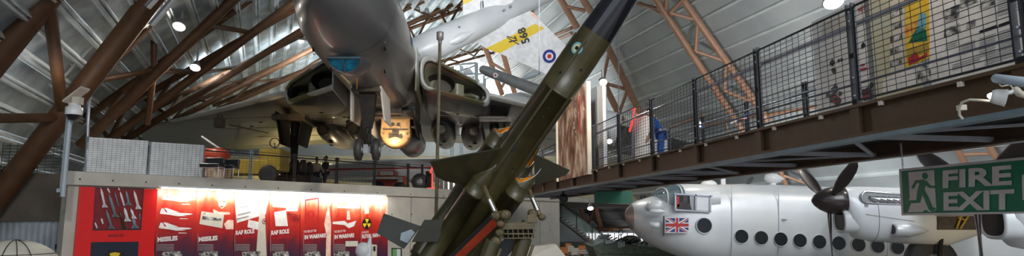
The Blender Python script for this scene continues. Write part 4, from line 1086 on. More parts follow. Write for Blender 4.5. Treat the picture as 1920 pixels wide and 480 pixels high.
# curved windscreen bubble
m = MB(); rs = []
for px, yt, yb_, hw in ((1222, 367, 374, .35), (1230, 359, 382, .85), (1240, 353, 388, 1.15), (1252, 348, 391, 1.38), (1267, 346, 393, 1.48), (1285, 345.5, 394, 1.49), (1330, 346.5, 394, 1.46)):
    rs.append(yring((px, yt, yb_ + 8, hw, 2.6), 28))
m.rings(rs)
for fi in range(6 * 28):
    if fi // 28 >= 4: m.mi[fi] = 1
obj('windscreen', m, ['glass', 'silver_white'], fu)
m = MB()
for px in (1240, 1262): 
    r_ = yring((px, 352.5 if px < 1250 else 346.5, 396, 1.17 if px < 1250 else 1.46, 2.6), 28); m.path(r_ + r_[:1], .03, 6)
obj('windscreen_frame', m, 'silver_white', fu)
m = MB(); a = P(1217, 388, YN - .1)
m.lathe(P(1212, 387, YY - .92), (1, -.22, .03), [(0, .04), (.04, .13), (.2, .2), (.5, .22), (.62, .1)], 20); m.lathe(P(1218, 396, YN - .05), (1, 0, -.03), [(0, .02), (.1, .09), (.4, .08), (.6, .01)], 12)
m.lathe(P(1217, 421, YN - .0), (1, -.15, -.08), [(0, .01), (.05, .09), (.36, .11), (.38, .02)], 14); obj('nose_fairing', m, 'silver_white', fu)
m = MB()
for x, y in ((1204, 366), (1211, 366)): m.path([P(x, y + 8, YY), P(x - 1, y + 2, YY), P(x + 2, y - 1, YY)], [.05, .06, .03], 8)
obj('antenna', m, 'black', fu)
# roof fittings
m = MB(); m.ell(P(1329, 347, YY), (.33, .25, .2)); obj('roof_dome', m, 'white', fu)
m = MB(); m.box(P(1356, 344, YY), (.18, .1, .42)); obj('antenna_mast', m, 'white', fu, bevel=.02)
m = MB(); m.lathe(P(1432, 334.5, YY - .3), (1, 0, -.02), [(0, .01), (.08, .16), (.3, .21), (.5, .19), (.78, .02)], 22); m.lathe(P(1449, 352, YY - .3), (0, 0, 1), [(0, .19), (.12, .13), (.35, .12)], 16); obj('aerial_fairing', m, 'white', fu)
m = MB(); m.plate([P(1398, 350, YY + .4), P(1404, 350, YY + .4), P(1413, 334, YY + .4), P(1411, 331, YY + .4), P(1404, 334, YY + .4)], (0, -1, 0), .05); obj('antenna_blade', m, 'prop_dark', fu)
m = MB()
for a_, b__ in (((1372, 348), (1372, 500)), ((1460, 350), (1460, 508)), ((1665, 352), (1665, 520))): m.bar(YF.at(*a_, -.01), YF.at(*b__, -.01), .012, .03)
obj('panel_seam', m, 'rail_steel', fu)
m = MB(); m.lathe(YF.at(1466, 411, 0), (1, -.5, 0), [(0, .02), (.05, .06), (.2, .02)], 10); obj('air_scoop', m, 'silver', fu)
# wing reaching towards the viewer
def yw(Y, x0, ch, zc, th):
    o = []
    for x in (0, .01, .04, .1, .2, .35, .55, .8, 1): o.append(V((x0 + ch * x, Y, zc + th / 2 * min(1, 3.1 * math.sqrt(x)) * (1 - .9 * max(0, x - .3) / .7))))
    for x in (.8, .55, .35, .2, .1, .04, .01): o.append(V((x0 + ch * x, Y, zc - th / 2 * min(1, 3.1 * math.sqrt(x)) * (1 - .9 * max(0, x - .3) / .7) * .8)))
    return o
wz = P(1640, 386, 18.5).z
m = MB(); m.rings([yw(24.6, 11.9, 5.2, wz + .0, .85), yw(18.5, 11.3, 4.9, wz, .8), yw(12.5, 11.3, 3.9, wz + .05, .6), yw(9.6, 11.7, 2.8, wz + .1, .3)])
obj('wing', m, 'silver_white', yk)
def xp(px, Y): return P(px, 400, Y).x
# engines
E1Y = 18.5
def engine(dX, Yc):
    Z = lambda py: P(1600, py, E1Y).z
    def rg(px, top, bot, hw, e=2.3, n=32):
        x = xp(px, E1Y) + dX; zc, hh = (Z(top) + Z(bot)) / 2, (Z(top) - Z(bot)) / 2
        return [V((x, Yc + math.copysign(abs(math.cos(a)) ** (2 / e), math.cos(a)) * hw, zc + math.copysign(abs(math.sin(a)) ** (2 / e), math.sin(a)) * hh)) for a in (2 * PI * i / n for i in range(n))]
    m = MB(); m.rings([rg(1580, 353, 405, .42), rg(1584, 351.5, 424, .47), rg(1600, 350, 447, .52), (rg(1630, 350, 453, .55)), rg(1680, 352, 456, .56), rg(1730, 354, 460, .56), rg(1765, 358, 462, .5), rg(1830, 362, 440, .42), rg(1950, 372, 410, .2)])
    na = obj('engine_nacelle', m, 'silver_white', yk)
    m = MB(); c = V((xp(1572, E1Y) + dX, Yc - .02, Z(414)))
    def ir(r1, r2, x): return [V((c.x + x, c.y + r1 * math.copysign(abs(math.cos(2 * PI * i / 24)) ** .7, math.cos(2 * PI * i / 24)), c.z + r2 * math.copysign(abs(math.sin(2 * PI * i / 24)) ** .7, math.sin(2 * PI * i / 24)))) for i in range(24)]
    m.rings([ir(.30, .27, .3), ir(.30, .27, .02), ir(.33, .30, -.02), ir(.37, .34, .03), ir(.44, .36, .7)], True, False); 
    obj('intake_scoop', m, 'silver_white', na)
    m = MB(); m.rings([ir(.30, .27, .02), ir(.28, .25, .16)], True, True); obj('intake_mouth', m, 'black', na)
    m = MB()
    ex0, ex1 = xp(1601, E1Y) + dX, xp(1682, E1Y) + dX; ze = Z(371); yf = Yc - .50
    oc = [V((ex0 + .12 + .16 * math.cos(a), yf + .02, ze + .16 * math.sin(a))) for a in [PI / 2 + PI * i / 8 for i in range(9)]] + [V((ex1 - .12 + .14 * math.cos(a), yf + .02, ze - .06 + .14 * math.sin(a))) for a in [-PI / 2 + PI * i / 8 for i in range(9)]]
    m.plate([p + V((0, -.05, 0)) for p in oc], (0, -1, 0), .12)
    es = obj('exhaust_recess', m, 'grey_metal', na); m = MB(); m.path([p + V((0, -.06, 0)) for p in oc + [oc[0]]], .03, 6); obj('exhaust_rim', m, 'chrome', na)
    for k in range(6):
        m = MB(); x = ex0 + .2 + k * .175; m.path([V((x, yf - .04, ze - .0 - k * .008)), V((x + .1, yf - .12, ze - .04 - k * .008)), V((x + .20, yf - .15, ze - .07 - k * .008))], [.055, .06, .045], 10); obj('exhaust_stub', m, 'chrome', na)
    m = MB(); m.lathe((xp(1651, E1Y) + dX, Yc - .54, Z(430)), (1, 0, -.02), [(0, .13), (.0, .17), (.05, .19), (.4, .2), (.8, .1), (1.0, .01)], 18); cl_ = obj('cooler_pod', m, 'silver', na)
    m = MB(); m.lathe((xp(1650.5, E1Y) + dX, Yc - .54, Z(430)), (1, 0, 0), [(0, .13), (.02, .1)], 16); obj('pod_mouth', m, 'black', na)
    m = MB(); m.box((xp(1607, E1Y) + dX, Yc - .50, Z(386)), (.1, .05, .09)); m.path([rg(1628, 350, 453, .556)[i] for i in range(14, 28)], .007, 4); m.path([V((xp(1604, E1Y) + dX, Yc - .54, Z(402))), V((xp(1690, E1Y) + dX, Yc - .58, Z(415)))], .008, 4); obj('panel_line', m, 'grey_metal', na)
    # gear bay, door and wheel
    m = MB(); m.box((xp(1766, E1Y) + dX, Yc - .50, Z(415)), (1.05, .16, .46)); bay = obj('gear_bay', m, 'bay_dark', na)
    m = MB()
    bx = xp(1766, E1Y) + dX; m.tube((bx - .05, Yc - .62, Z(428)), (bx + .12, Yc - .62, Z(404)), .03, n=8); m.tube((bx + .05, Yc - .62, Z(428)), (bx + .32, Yc - .62, Z(404)), .03, n=8); m.tube((bx + .02, Yc - .62, Z(408)), (bx + .2, Yc - .62, Z(412)), .022, n=8); obj('strut_frame', m, 'mustard', bay)
    wx, wz_ = xp(1737, E1Y) + dX, 1.36
    for dy in (-.0,):
        m = MB(); m.lathe((wx, Yc - .2, wz_), (0, 1, 0), [(0, .3), (0, .55), (.05, .7), (.2, .75), (.35, .7), (.4, .55), (.4, .3)], 32); w_ = obj('wheel', m, 'rubber', na)
        m = MB(); m.lathe((wx, Yc - .22, wz_), (0, 1, 0), [(0, .1), (.02, .26), (.42, .26), (.44, .1)], 24); obj('wheel_hub', m, 'grey_metal', w_) if 0 else obj('wheel_hub', m, 'grey_metal', na)
    m = MB(); 
    for dy in (-.34, .34): m.tube((wx, Yc + dy, wz_), (wx + .15, Yc + dy, Z(440)), .06, n=10)
    m.tube((wx, Yc - .36, wz_), (wx, Yc + .36, wz_), .06); obj('gear_leg', m, 'gear_dark', na)
    m = MB(); m.box((wx, Yc, .305), (1.3, .9, .61)); solo('wheel_plinth', m, 'gear_dark', 'dark plinth under the airliner %s main wheel' % ('inner' if dX == 0 else 'outer'), 'plinth', (wx, Yc, 0)) if dX == 0 else None
    # propeller
    hx, hz = xp(1555, E1Y) + dX, Z(376)
    m = MB(); m.lathe((xp(1523, E1Y) + dX, Yc, hz), (1, 0, 0), [(0, .01), (.02, .06), (.10, .16), (.25, .27), (.45, .36), (.70, .41), (.86, .42), (.90, .40), (.90, .1)], 32); obj('spinner', m, 'prop_dark', na)
    for k in range(3):
        a = PI + 2 * PI * k / 3; d = V((0, math.sin(a), math.cos(a))); tdir = V((0, math.cos(a), -math.sin(a))); rs = []
        for r_, w__, th_, tw in ((.30, .07, .06, -.8), (.5, .09, .05, -.75), (.75, .14, .035, -.65), (1.05, .17, .028, -.55), (1.35, .17, .022, -.48), (1.65, .15, .016, -.42), (1.85, .10, .012, -.4), (1.93, .03, .006, -.4)):
            cdir = (tdir * math.cos(tw) + V((1, 0, 0)) * math.sin(tw)); ndir = d.cross(cdir)
            rs.append([V((hx, Yc, hz)) + d * r_ + cdir * w__ * math.cos(2 * PI * i / 14) + ndir * th_ * math.sin(2 * PI * i / 14) for i in range(14)])
        m = MB(); m.rings(rs); obj('propeller_blade', m, 'prop_dark', na)
engine(0, E1Y); engine(xp(1832, 12.6) - xp(1555, E1Y), 12.6)
# far-side tail wheel is out of view; belly stays clear of the floor

# ---------------------------------------------------------------- hanging two-seat jet with yellow wing bands
HY = 36
hj = thing('training_jet', 'silver-white jet trainer hung from the roof with yellow wing bands and roundel', 'aircraft', P(900, 60, HY))
a, c_ = P(752, 112, HY - 3), P(1075, -36, HY + 3); ax_ = (c_ - a); L = ax_.length
m = MB(); m.lathe(a, ax_, [(0, .02), (.15, .3), (.6, .62), (1.4, .82), (2.4, .86), (4.2, .80), (5.5, .74), (7, .68), (L, .5)], 36); fj = obj('fuselage', m, 'silver_white', hj)
m = MB(); m.lathe(P(831, 85, HY - 2.4), P(892, 58, HY - 1.6) - P(831, 85, HY - 2.4), [(0, .01), (.3, .14), (.8, .26), (1.3, .25), (1.9, .08), (2.05, .01)], 20); obj('belly_fairing', m, 'silver_white', fj)
m = MB(); m.path([P(905, 2, HY - 1), P(906, 14, HY - 1), P(907, 8, HY - 1.2)], [.04, .04, .01], 8); m.box(P(843, 54, HY - 2.2), (.2, .1, .12), (1, 0, .4)); m.box(P(861, 51, HY - 2.1), (.12, .1, .1)); m.box(P(958, 12, HY - .6), (.12, .1, .12)); m.box(P(946, 19, HY - .8), (.1, .1, .1)); obj('antenna', m, 'grey_metal', fj)
def hplate(pts, mt, name, par, off=0, th=.12):
    q_ = [P(x, y, Y + off) for x, y, Y in pts]; n_ = (q_[1] - q_[0]).cross(q_[2] - q_[0]).normalized()
    if n_.y > 0: n_ = -n_
    return obj(name, MB().plate(q_, n_, th), mt, par, bevel=.0), n_
WPl = [P(886, 73, HY), P(994, 23, HY), P(1061, 85, HY + 1.0)]
hn = (WPl[1] - WPl[0]).cross(WPl[2] - WPl[0]).normalized()
if hn.y > 0: hn = -hn
def hw_(x, y, off=0): return hit(x, y, WPl[0] + hn * off, hn)
def hpoly(pts, off, th): return MB().plate([hw_(x, y, off) for x, y in pts], hn, th)
w1 = obj('wing', hpoly([(880, 70), (994, 20), (1004, 30), (1061, 85), (1052, 118), (1040, 143), (1022, 138), (972, 115), (934, 99), (910, 90), (886, 74)], 0, .14), 'hunter_white', hj)
obj('yellow_band', hpoly([(911, 91), (1003, 44.5), (1021, 53), (937, 100)], .02, .02), 'yellow', w1)
obj('wing', hpoly([(868, -30), (868, 34), (872, 38), (905, 26), (960, 5), (990, -30)], 0, .14), 'hunter_white', hj)
obj('yellow_band', hpoly([(868, -10), (868, 9), (884, 2), (900, -8)], .02, .02), 'yellow', w1)
obj('flap_panel', hpoly([(992, 24), (998, 22), (1012, 36), (1002, 34)], .03, .03), 'pink_print', w1)
obj('inlet_slot', hpoly([(899, 63), (907, 59), (908, 61), (900, 65)], .03, .02), 'black', w1)
def hring(cx, cy, r0, r1, off, name, mt):
    c = hw_(cx, cy, off); ex_ = (hw_(cx + 5, cy, off) - c).normalized(); ey_ = hn.cross(ex_); n = 36; m = MB()
    o_ = [c + (ex_ * math.cos(2 * PI * i / n) + ey_ * math.sin(2 * PI * i / n)) * r1 for i in range(n)]; i_ = [c + (ex_ * math.cos(2 * PI * i / n) + ey_ * math.sin(2 * PI * i / n)) * r0 for i in range(n)]
    m.add(o_ + i_, [(i, (i + 1) % n, (i + 1) % n + n, i + n) for i in range(n)], False); obj(name, m, mt, w1)
hring(1030, 105.5, .24, .40, .03, 'roundel_ring', 'blue'); hring(1030, 105.5, .001, .13, .03, 'roundel_centre', 'roundel_red')
def htext(s, a_, b__, c__):
    A_, B_, CC = hw_(*a_, .035), hw_(*b__, .035), hw_(*c__, .035); vs, fs = text_geo(s, .03); return MB().add([A_ + (B_ - A_) * v.x + (CC - A_) * v.y for v in vs], fs, False)
obj('serial_number', htext('568', (995, 76), (977, 52), (983, 84)) if 0 else htext('568', (994, 78), (984, 50), (979, 84)), 'black', w1)
obj('serial_letters', htext('XL', (974, 85), (967, 68), (955, 80)), 'black', w1)

# slim grey fuselage with small roundel hanging further right
t = thing('suspended_aircraft', 'slim grey aircraft fuselage tip with tiny roundel hanging between trusses and missile', 'aircraft', P(950, 145, 30))
a, c_ = P(899, 128, 30), P(1030, 178, 29); m = MB(); m.lathe(a, c_ - a, [(0, .01), (.03, .10), (.12, .19), (.4, .24), (2, .26), ((c_ - a).length, .30)], 24); s1 = obj('fuselage', m, 'grey_metal', t)
nn_ = V((0, -1, -.1)).normalized()
for r0, r1, mt_ in ((.06, .12, 'white'), (.001, .06, 'roundel_red')):
    c = P(929, 141, 29.3); n = 20; e_ = (c_ - a).normalized(); g_ = nn_.cross(e_)
    m = MB().add([c + (e_ * math.cos(2 * PI * i / n) + g_ * math.sin(2 * PI * i / n)) * r1 for i in range(n)] + [c + (e_ * math.cos(2 * PI * i / n) + g_ * math.sin(2 * PI * i / n)) * r0 for i in range(n)], [(i, (i + 1) % n, (i + 1) % n + n, i + n) for i in range(n)], False); obj('roundel', m, mt_, s1)
m = MB(); m.lathe(P(976, 148, 31), P(1012, 136, 31) - P(976, 148, 31), [(0, .01), (.3, .14), (.7, .16), (1.1, .01)], 16); obj('drop_tank', m, 'blue_grey', t)
m = MB(); m.lathe(P(935, 186, 31), (1, -.1, -.28), [(0, .02), (.3, .35), (1, .6), (4, .8), (6, .8)], 24); solo('suspended_fuselage', m, 'silver_white', 'pale grey rounded fuselage hanging low behind the missile body above the bomber wing', 'aircraft', P(960, 200, 31))
# ---------------------------------------------------------------- displays on the concrete wall
def wpoly(pts, off, th=.012): return W.poly(MB(), pts, off, th)
# red framed missile case
t = thing('missile_display_case', 'bright red framed display case with model missiles beside the printed panels', 'display case', W.at(215, 480))
obj('frame', wpoly([(151, 350), (296, 355), (286, 520), (135, 520)], .16, .14), 'red', t, bevel=.01)
obj('glass_recess', wpoly([(180, 352), (269, 354), (264, 430), (174, 431)], .168, .006), 'dark_red', t)
m = MB()
for q_ in ([(179, 351), (270, 353.5), (270, 355), (179, 352.5)], [(268.5, 354), (270, 354), (265, 431), (263.5, 431)], [(174, 430), (265, 429), (265, 431), (174, 432)], [(179, 352), (180.5, 352), (175.5, 431), (174, 431)]): W.poly(m, q_, .18, .012)
obj('window_frame', m, 'black_steel', t)
MI = [((189, 352), (197, 389), 2, 'white'), ((204, 363), (217, 407), 2.6, 'teal_grey'), ((201, 352), (206, 362), 1.4, 'white'), ((215, 360), (222, 387), 1.4, 'teal_grey'), ((225, 359), (233, 386), 1.8, 'white'), ((236, 357), (242, 385), 2.2, 'teal_grey'),
      ((251, 357), (260, 392), 2.3, 'white'), ((199, 393), (210, 429), 2.2, 'teal_grey'), ((225, 396), (233, 428), 2.2, 'olive'), ((233, 389), (240, 415), 2.6, 'white'), ((245, 391), (252, 410), 2, 'white'), ((249, 409), (254, 428), 2.8, 'teal_grey'),
      ((190, 409), (193, 420), 1.6, 'white'), ((178, 417), (182, 428), 1.4, 'white'), ((222, 352), (224, 357), 1.2, 'white'), ((262, 400), (262, 412), 1, 'teal_grey')]
for k, (a_, b__, r, mt_) in enumerate(MI):
    A_, B_ = W.at(*a_, .21), W.at(*b__, .21); ax_ = B_ - A_; l = ax_.length; r = r / 1200 * 20
    m = MB(); m.lathe(A_, ax_, [(0, .003), (l * .15, r * .7), (l * .25, r), (l, r), (l, .003)], 12); mm = obj('model_missile', m, mt_, t)
    if r > .03:
        m = MB(); s_ = W.ex; m.plate([B_ - ax_.normalized() * .12 + s_ * r, B_ + s_ * r * 2.4, B_ - s_ * r * 2.4, B_ - ax_.normalized() * .12 - s_ * r], W.n, .01); obj('fin', m, mt_, mm)
obj('lettering', W.quad_text(MB(), 'MISSILES', (203, 444.5), (232, 443.5), (203.4, 439.5), .165, .04), 'dark_red', t)
obj('screen', wpoly([(171, 454), (260, 453), (257, 520), (166, 520)], .168, .006), 'panel_navy', t)
c0 = (214, 492)
m = MB(); W.disc(m, *c0, .37, .172, 30); obj('symbol_disc', m, 'black', t)
for k in range(3):
    m = MB(); a = PI / 2 + k * 2 * PI / 3; W.disc(m, *c0, .31, .18, 10, a - PI / 6, a + PI / 6, .05, th=.004); obj('symbol_blade', m, 'yellow', t)

# row of printed panels
PX = [(293, 368, 'three white bomber silhouettes and the title MISSILES'), (369, 439, 'a pilot portrait and the title MISSILES'), (440, 505, 'newspaper cuttings, a missile shape and the title RAF ROLE'), (506, 563, 'white papers, a date stamp and the title RAF ROLE'),
      (564, 622, 'a gateway drawing and title IN WARFARE'), (623, 676, 'a white rocket streak and title IN WARFARE'), (677, 727, 'a yellow radiation disc and title ROYAL NAVY')]
def ytop(x): return 353 + (x - 293) * .0345
PB = []
for x0, x1, d in PX:
    t = thing('printed_panel', 'red printed wall panel with ' + d, 'information panel', W.at((x0 + x1) / 2, 480), 'printed panels along the wall')
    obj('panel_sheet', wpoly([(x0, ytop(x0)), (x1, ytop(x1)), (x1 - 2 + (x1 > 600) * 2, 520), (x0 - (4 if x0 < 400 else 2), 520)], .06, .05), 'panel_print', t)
    PB.append(t)
def on(i, name, mt_, *polys, off=.066, label=None):
    m = MB()
    for q_ in polys: W.poly(m, q_, off, .006)
    return obj(name, m, mt_, PB[i], label)
for k, (x, y) in enumerate(((303, 371), (299, 398), (297, 425))):
    m = MB(); pl = lambda *q_: W.poly(m, [(x + a, y + b_) for a, b_ in q_], .068, .006)
    pl((0, 1), (14, -.5), (36, 1), (56, 2), (63, 3.4), (56, 5), (40, 5.5), (20, 5), (2, 3)); pl((1, 1), (4, -7.5), (8, -7), (12, 0)); pl((16, .5), (9, -8), (14, -8), (38, .5)); pl((20, 5), (34, 7.5), (52, 7), (40, 5)); pl((38, 11), (52, 11.6), (54, 12.6), (38, 12.6))
    obj('bomber_silhouette', m, 'white_print', PB[0])
on(1, 'portrait', 'pink_print', [(408, 372), (413, 364), (422, 365), (425, 374), (423, 386), (416, 392), (410, 386)], [(400, 392), (410, 397), (430, 398), (432, 402), (410, 403), (400, 398)])
on(1, 'portrait_shadow', 'brown_print', [(411, 377), (415, 376), (415, 379), (411, 380)], [(418, 376), (422, 377), (422, 380), (418, 379)], [(412, 386), (420, 386), (418, 389), (414, 389)], off=.07)
on(1, 'photograph', 'cream', [(378, 396), (420, 402), (417, 428), (374, 420)], off=.067); on(1, 'photograph', 'photo_print', [(380, 405), (416, 410), (415, 414), (378, 411)], [(384, 399), (386, 400), (380, 404), (379, 403)], off=.072)
on(1, 'light_flare', 'pink_print', [(420, 420), (428, 412), (438, 413), (438, 430), (424, 430)], off=.064)
on(2, 'newspaper', 'white_print', [(440, 372), (502, 380), (498, 402), (444, 418)], [(446, 360), (503, 362), (503, 380), (440, 378)], off=.066)
on(2, 'missile_picture', 'cream', [(486, 402), (492, 396), (497, 404), (500, 480), (480, 480)], off=.069); on(2, 'newspaper', 'white_print', [(466, 412), (494, 418), (488, 432), (464, 426)], off=.067)
m = MB(); W.disc(m, 496, 415, .10, .075, 20, r0=.075); W.disc(m, 496, 415, .035, .075, 12); obj('spiral_mark', m, 'dark_red', PB[2])
on(2, 'newspaper_print', 'grey_print', [(446, 402), (470, 396), (470, 398), (446, 404)], [(442, 410), (466, 404), (466, 406), (442, 412)], [(450, 388), (488, 384), (488, 385), (450, 389)], off=.074)
on(3, 'paper_sheet', 'white_print', [(514, 398), (536, 394), (540, 424), (517, 424)], [(540, 366), (562, 368), (558, 396), (536, 396)], off=.066)
on(3, 'paper_sheet', 'pink_print', [(510, 370), (538, 368), (536, 390), (511, 388)], off=.064)
obj('date_stamp', W.quad_text(W.quad_text(MB(), 'ANGELS', (537, 404), (561, 412), (539, 396), .07, .03), '1SET', (543, 412), (560, 420), (545, 405), .07, .03), 'dark_red', PB[3])
on(4, 'gateway_drawing', 'roundel_red', [(572, 376), (574, 376), (574, 420), (572, 420)], [(596, 372), (598, 372), (598, 420), (596, 420)], [(572, 374), (598, 370), (598, 373), (572, 377)], off=.066)
m = MB(); W.disc(m, 583, 402, .16, .067, 24, r0=.12); W.disc(m, 583, 402, .09, .067, 20, r0=.06); obj('crest_drawing', m, 'roundel_red', PB[4])
on(4, 'smoke_plume', 'pink_print', [(611, 480), (612, 440), (608, 420), (616, 380), (621, 420), (620, 480)], off=.066)
on(5, 'rocket_streak', 'white_print', [(632, 384), (675, 384), (675, 391), (632, 390)], off=.067); on(5, 'rocket_shape', 'white_print', [(624, 416), (646, 414), (652, 419), (668, 414), (664, 424), (654, 428), (646, 422), (624, 420)], off=.067)
on(5, 'smoke_plume', 'pink_print', [(651, 395), (655, 395), (657, 412), (650, 412)], off=.065)
on(6, 'smoke_plume', 'pink_print', [(682, 372), (690, 370), (692, 400), (684, 402)], [(722, 400), (727, 380), (727, 430), (720, 430)], off=.065)
m = MB(); W.disc(m, 688, 419, .235, .072, 32); sy = obj('radiation_disc', m, 'black', PB[6])
for k in range(6):
    if k % 2 == 0:
        m = MB(); a = PI / 2 + k * PI / 3; W.disc(m, 688, 419, .20, .08, 8, a - PI / 6, a + PI / 6, .02, th=.004); obj('radiation_blade', m, 'yellow', sy)
def title(i, s, x0, x1, yb_, h, slope=-.06, mt_='white_print', bold=.05):
    o = obj('title', W.quad_text(MB(), s, (x0, yb_), (x1, yb_ + (x1 - x0) * slope), (x0, yb_ - h), .085, bold), mt_, PB[i]); return o
title(0, 'MISSILES', 295.5, 333, 454, 9, -.09); title(1, 'MISSILES', 372.5, 408, 453.5, 9, -.09); title(2, 'RAF ROLE', 442, 477, 441, 8.5, -.11); title(3, 'RAF ROLE', 508.5, 542, 441, 8.5, -.11)
title(2, 'IN DEFENCE', 446, 478, 448.5, 6, -.11, 'roundel_red'); title(3, 'IN DEFENCE', 512, 541, 448.5, 6, -.11, 'roundel_red')
title(4, 'THE RISE OF THE', 569, 593, 437, 4.5, -.1, bold=.01); title(4, 'IN WARFARE', 571, 611, 449, 8, -.1); title(5, 'THE RISE OF THE', 626, 648, 437, 4.5, -.1, bold=.01); title(5, 'IN WARFARE', 627, 664, 448.5, 8, -.1)
title(6, 'CHANGE IN', 678, 691, 438, 4, -.1, bold=.01); title(6, 'ROYAL NAVY', 679, 714, 447.5, 8, -.1)
for i, (x0, xm) in enumerate(((296, 326), (373, 400), (442, 468), (509, 532), (571, 594), (627, 648), (679, 690))):
    m = MB()
    for r_ in range(5): W.poly(m, [(x0, 458 + r_ * 2.6), (xm, 458 + r_ * 2.6), (xm, 459 + r_ * 2.6), (x0, 459 + r_ * 2.6)], .07, .004)
    obj('text_lines', m, 'grey_print', PB[i]); obj('accent_rule', W.poly(MB(), [(x0 - 2, 438), (x0 - 1.3, 438), (x0 - 1.3, 472), (x0 - 2, 472)], .07, .004), 'grey_print', PB[i])
    m = MB(); dx = (8, 0, 12, 2, -1, -1, 2)[i]; W.poly(m, [(x0 + dx, 472), (xm + dx + 8, 471), (xm + dx + 8, 500), (x0 + dx, 500)], .072, .004); obj('photograph', m, 'photo_print', PB[i])
m = MB(); W.poly(m, [(648, 452), (671, 452), (671, 462), (648, 462)], .076, .004); obj('photograph', m, 'cream', PB[5])
# light bar above the panels
t = thing('wall_light_bar', 'long white strip light running along the wall above the red printed panels', 'light', W.at(510, 356, .2))
obj('housing', wpoly([(297, 347.5), (725, 364), (725, 366.5), (297, 350.5)], .34, .34), 'white', t)
m = MB(); m.path([W.at(303, 352.4, .30), W.at(723, 368.4, .30)], .022, 8); obj('tube', m, 'strip_glow', t)
# far small things by the wall base: rocket, notice
t = thing('small_white_rocket', 'small white rocket with ball-shaped body and upright fin before the last red panel', 'rocket', (P(680, 470, 17).x, 17, 0))
m = MB(); c = P(681, 470, 17); m.ell(c, (.20, .2, .22)); m.tube(c, (c.x, 17, 0), .07, .12); bb = obj('body', m, 'white', t)
m = MB(); m.lathe(P(690, 478, 17), P(694, 446, 17) - P(690, 478, 17), [(-.2, .12), (.1, .10), (.3, .06), (.47, .03), (.48, .001)], 16); obj('fin', m, 'white', bb)
t = thing('notice_board', 'white poster with figure 1 beside the small rocket', 'notice', W.at(700, 480, .1)); obj('sheet', wpoly([(697, 458), (707, 459), (706, 500), (696, 500)], .11, .02), 'cream', t); obj('numeral', W.quad_text(MB(), '1', (700, 471), (704, 471), (700, 462), .12, .04), 'black', t)
t = thing('info_monitor', 'small monitor with green and white screen at the wall foot behind the booster fins', 'monitor', (P(743, 480, 16).x, 16, 0))
m = MB(); MF = Fr(P(743, 480, 16), (1, 0, 0), (0, -1, 0)); MF.poly(m, [(734, 465), (753, 465), (753, 492), (734, 492)], 0, .05); c = MF.at(743, 490, -.03); m.tube(c, (c.x, c.y, 0), .03); obj('case', m, 'black', t)
m = MB(); MF.poly(m, [(736, 467), (744, 467), (744, 489), (736, 489)], .006, .004); obj('screen', m, 'green_screen' if 'green_screen' in M else 'white', t)
m = MB(); MF.poly(m, [(744, 467), (751, 467), (751, 489), (744, 489)], .006, .004); obj('screen', m, 'white', t)

# ---------------------------------------------------------------- fence along the platform edge
def wt(d, off=0, z=0): p = WA + wd * d - wn * off; return V((p.x, p.y, ZP + z))
def dpx(px): return (W.at(px, 340) - WA).dot(wd)
fe = thing('platform_fence', 'black wire-mesh fence along the edge of the concrete platform', 'fence', wt(0, .35))
posts = [dpx(x) for x in (166, 281, 385, 477, 560, 640, 711, 774, 830, 884, 932, 976, 1016)]
for d in posts:
    m = MB()
    for q_ in (-.04, .04): m.box(wt(d + q_, .35, .56), (.03, .05, 1.12), wd)
    m.box(wt(d, .35, 1.08), (.16, .06, .12), wd); m.box(wt(d, .35, .08), (.16, .06, .16), wd); obj('post', m, 'teal_grey' if d < dpx(500) else 'black_steel', fe)
m = MB(); m.path([wt(posts[0], .38, 1.0), wt(posts[-1], .38, 1.0)], .025, 8); obj('handrail', m, 'black_steel', fe)
for a_, b__ in zip(posts, posts[1:]):
    m = MB(); n = int((b__ - a_) / .16)
    for i in range(n + 1): d = a_ + (b__ - a_) * i / n; m.tube(wt(d, .33, .05), wt(d, .33, 1.1), .0035, n=4, cap=False)
    for j in range(12): m.tube(wt(a_, .33, .06 + j * .0945), wt(b__, .33, .06 + j * .0945), .0035, n=4, cap=False)
    m.bar(wt(a_, .33, 1.1), wt(b__, .33, 1.1), .02, .02); obj('mesh_panel', m, 'wire', fe)
# white mesh banners tied to the fence
BFm = Fr(wt(0, .22), wd, wn)
for (x0, x1, y0, y1, lab) in ((167, 278.5, 257, 264, 'white mesh banner on the platform fence, above the red display case'), (284, 383, 266, 272, 'white mesh banner on the platform fence, beside the black bench seats')):
    t = thing('mesh_banner', lab, 'banner', BFm.at((x0 + x1) / 2, 325), 'white banners on the fence')
    zb_ = ZP + .03; q_ = [BFm.at(x0, y0), BFm.at(x1, y1), V((BFm.at(x1, y1).x, BFm.at(x1, y1).y, zb_)), V((BFm.at(x0, y0).x, BFm.at(x0, y0).y, zb_))]
    obj('cloth', MB().plate(q_, wn, .02), 'banner_white', t)
    m = MB(); A_, B_, C_, D_ = q_; L = (B_ - A_).length; n = int(L / .13); o_ = wn * .012
    for i in range(n + 1): s_ = i / n; m.tube(A_.lerp(B_, s_) + o_, D_.lerp(C_, s_) + o_, .003, n=4, cap=False)
    for j in range(17): s_ = j / 16; m.tube(A_.lerp(D_, s_) + o_, B_.lerp(C_, s_) + o_, .003, n=4, cap=False)
    obj('wire_grid', m, 'wire', t)
# dark fence further left
m = MB()
for i in range(10): p = LW_.at(0, 325, -.1) + LW_.ex * i * .22; p.z = zt; m.tube(p, p + V((0, 0, 1.0)), .012, n=4)
for j in range(9): p = LW_.at(0, 325, -.1); p.z = zt + .1 * j + .1; m.tube(p, p + LW_.ex * 2.0, .010, n=4)
solo('platform_fence', m, 'black_steel', 'dark mesh fence above the dark concrete wall beside the dome camera pipes', 'fence', LW_.at(60, 325, -.4))

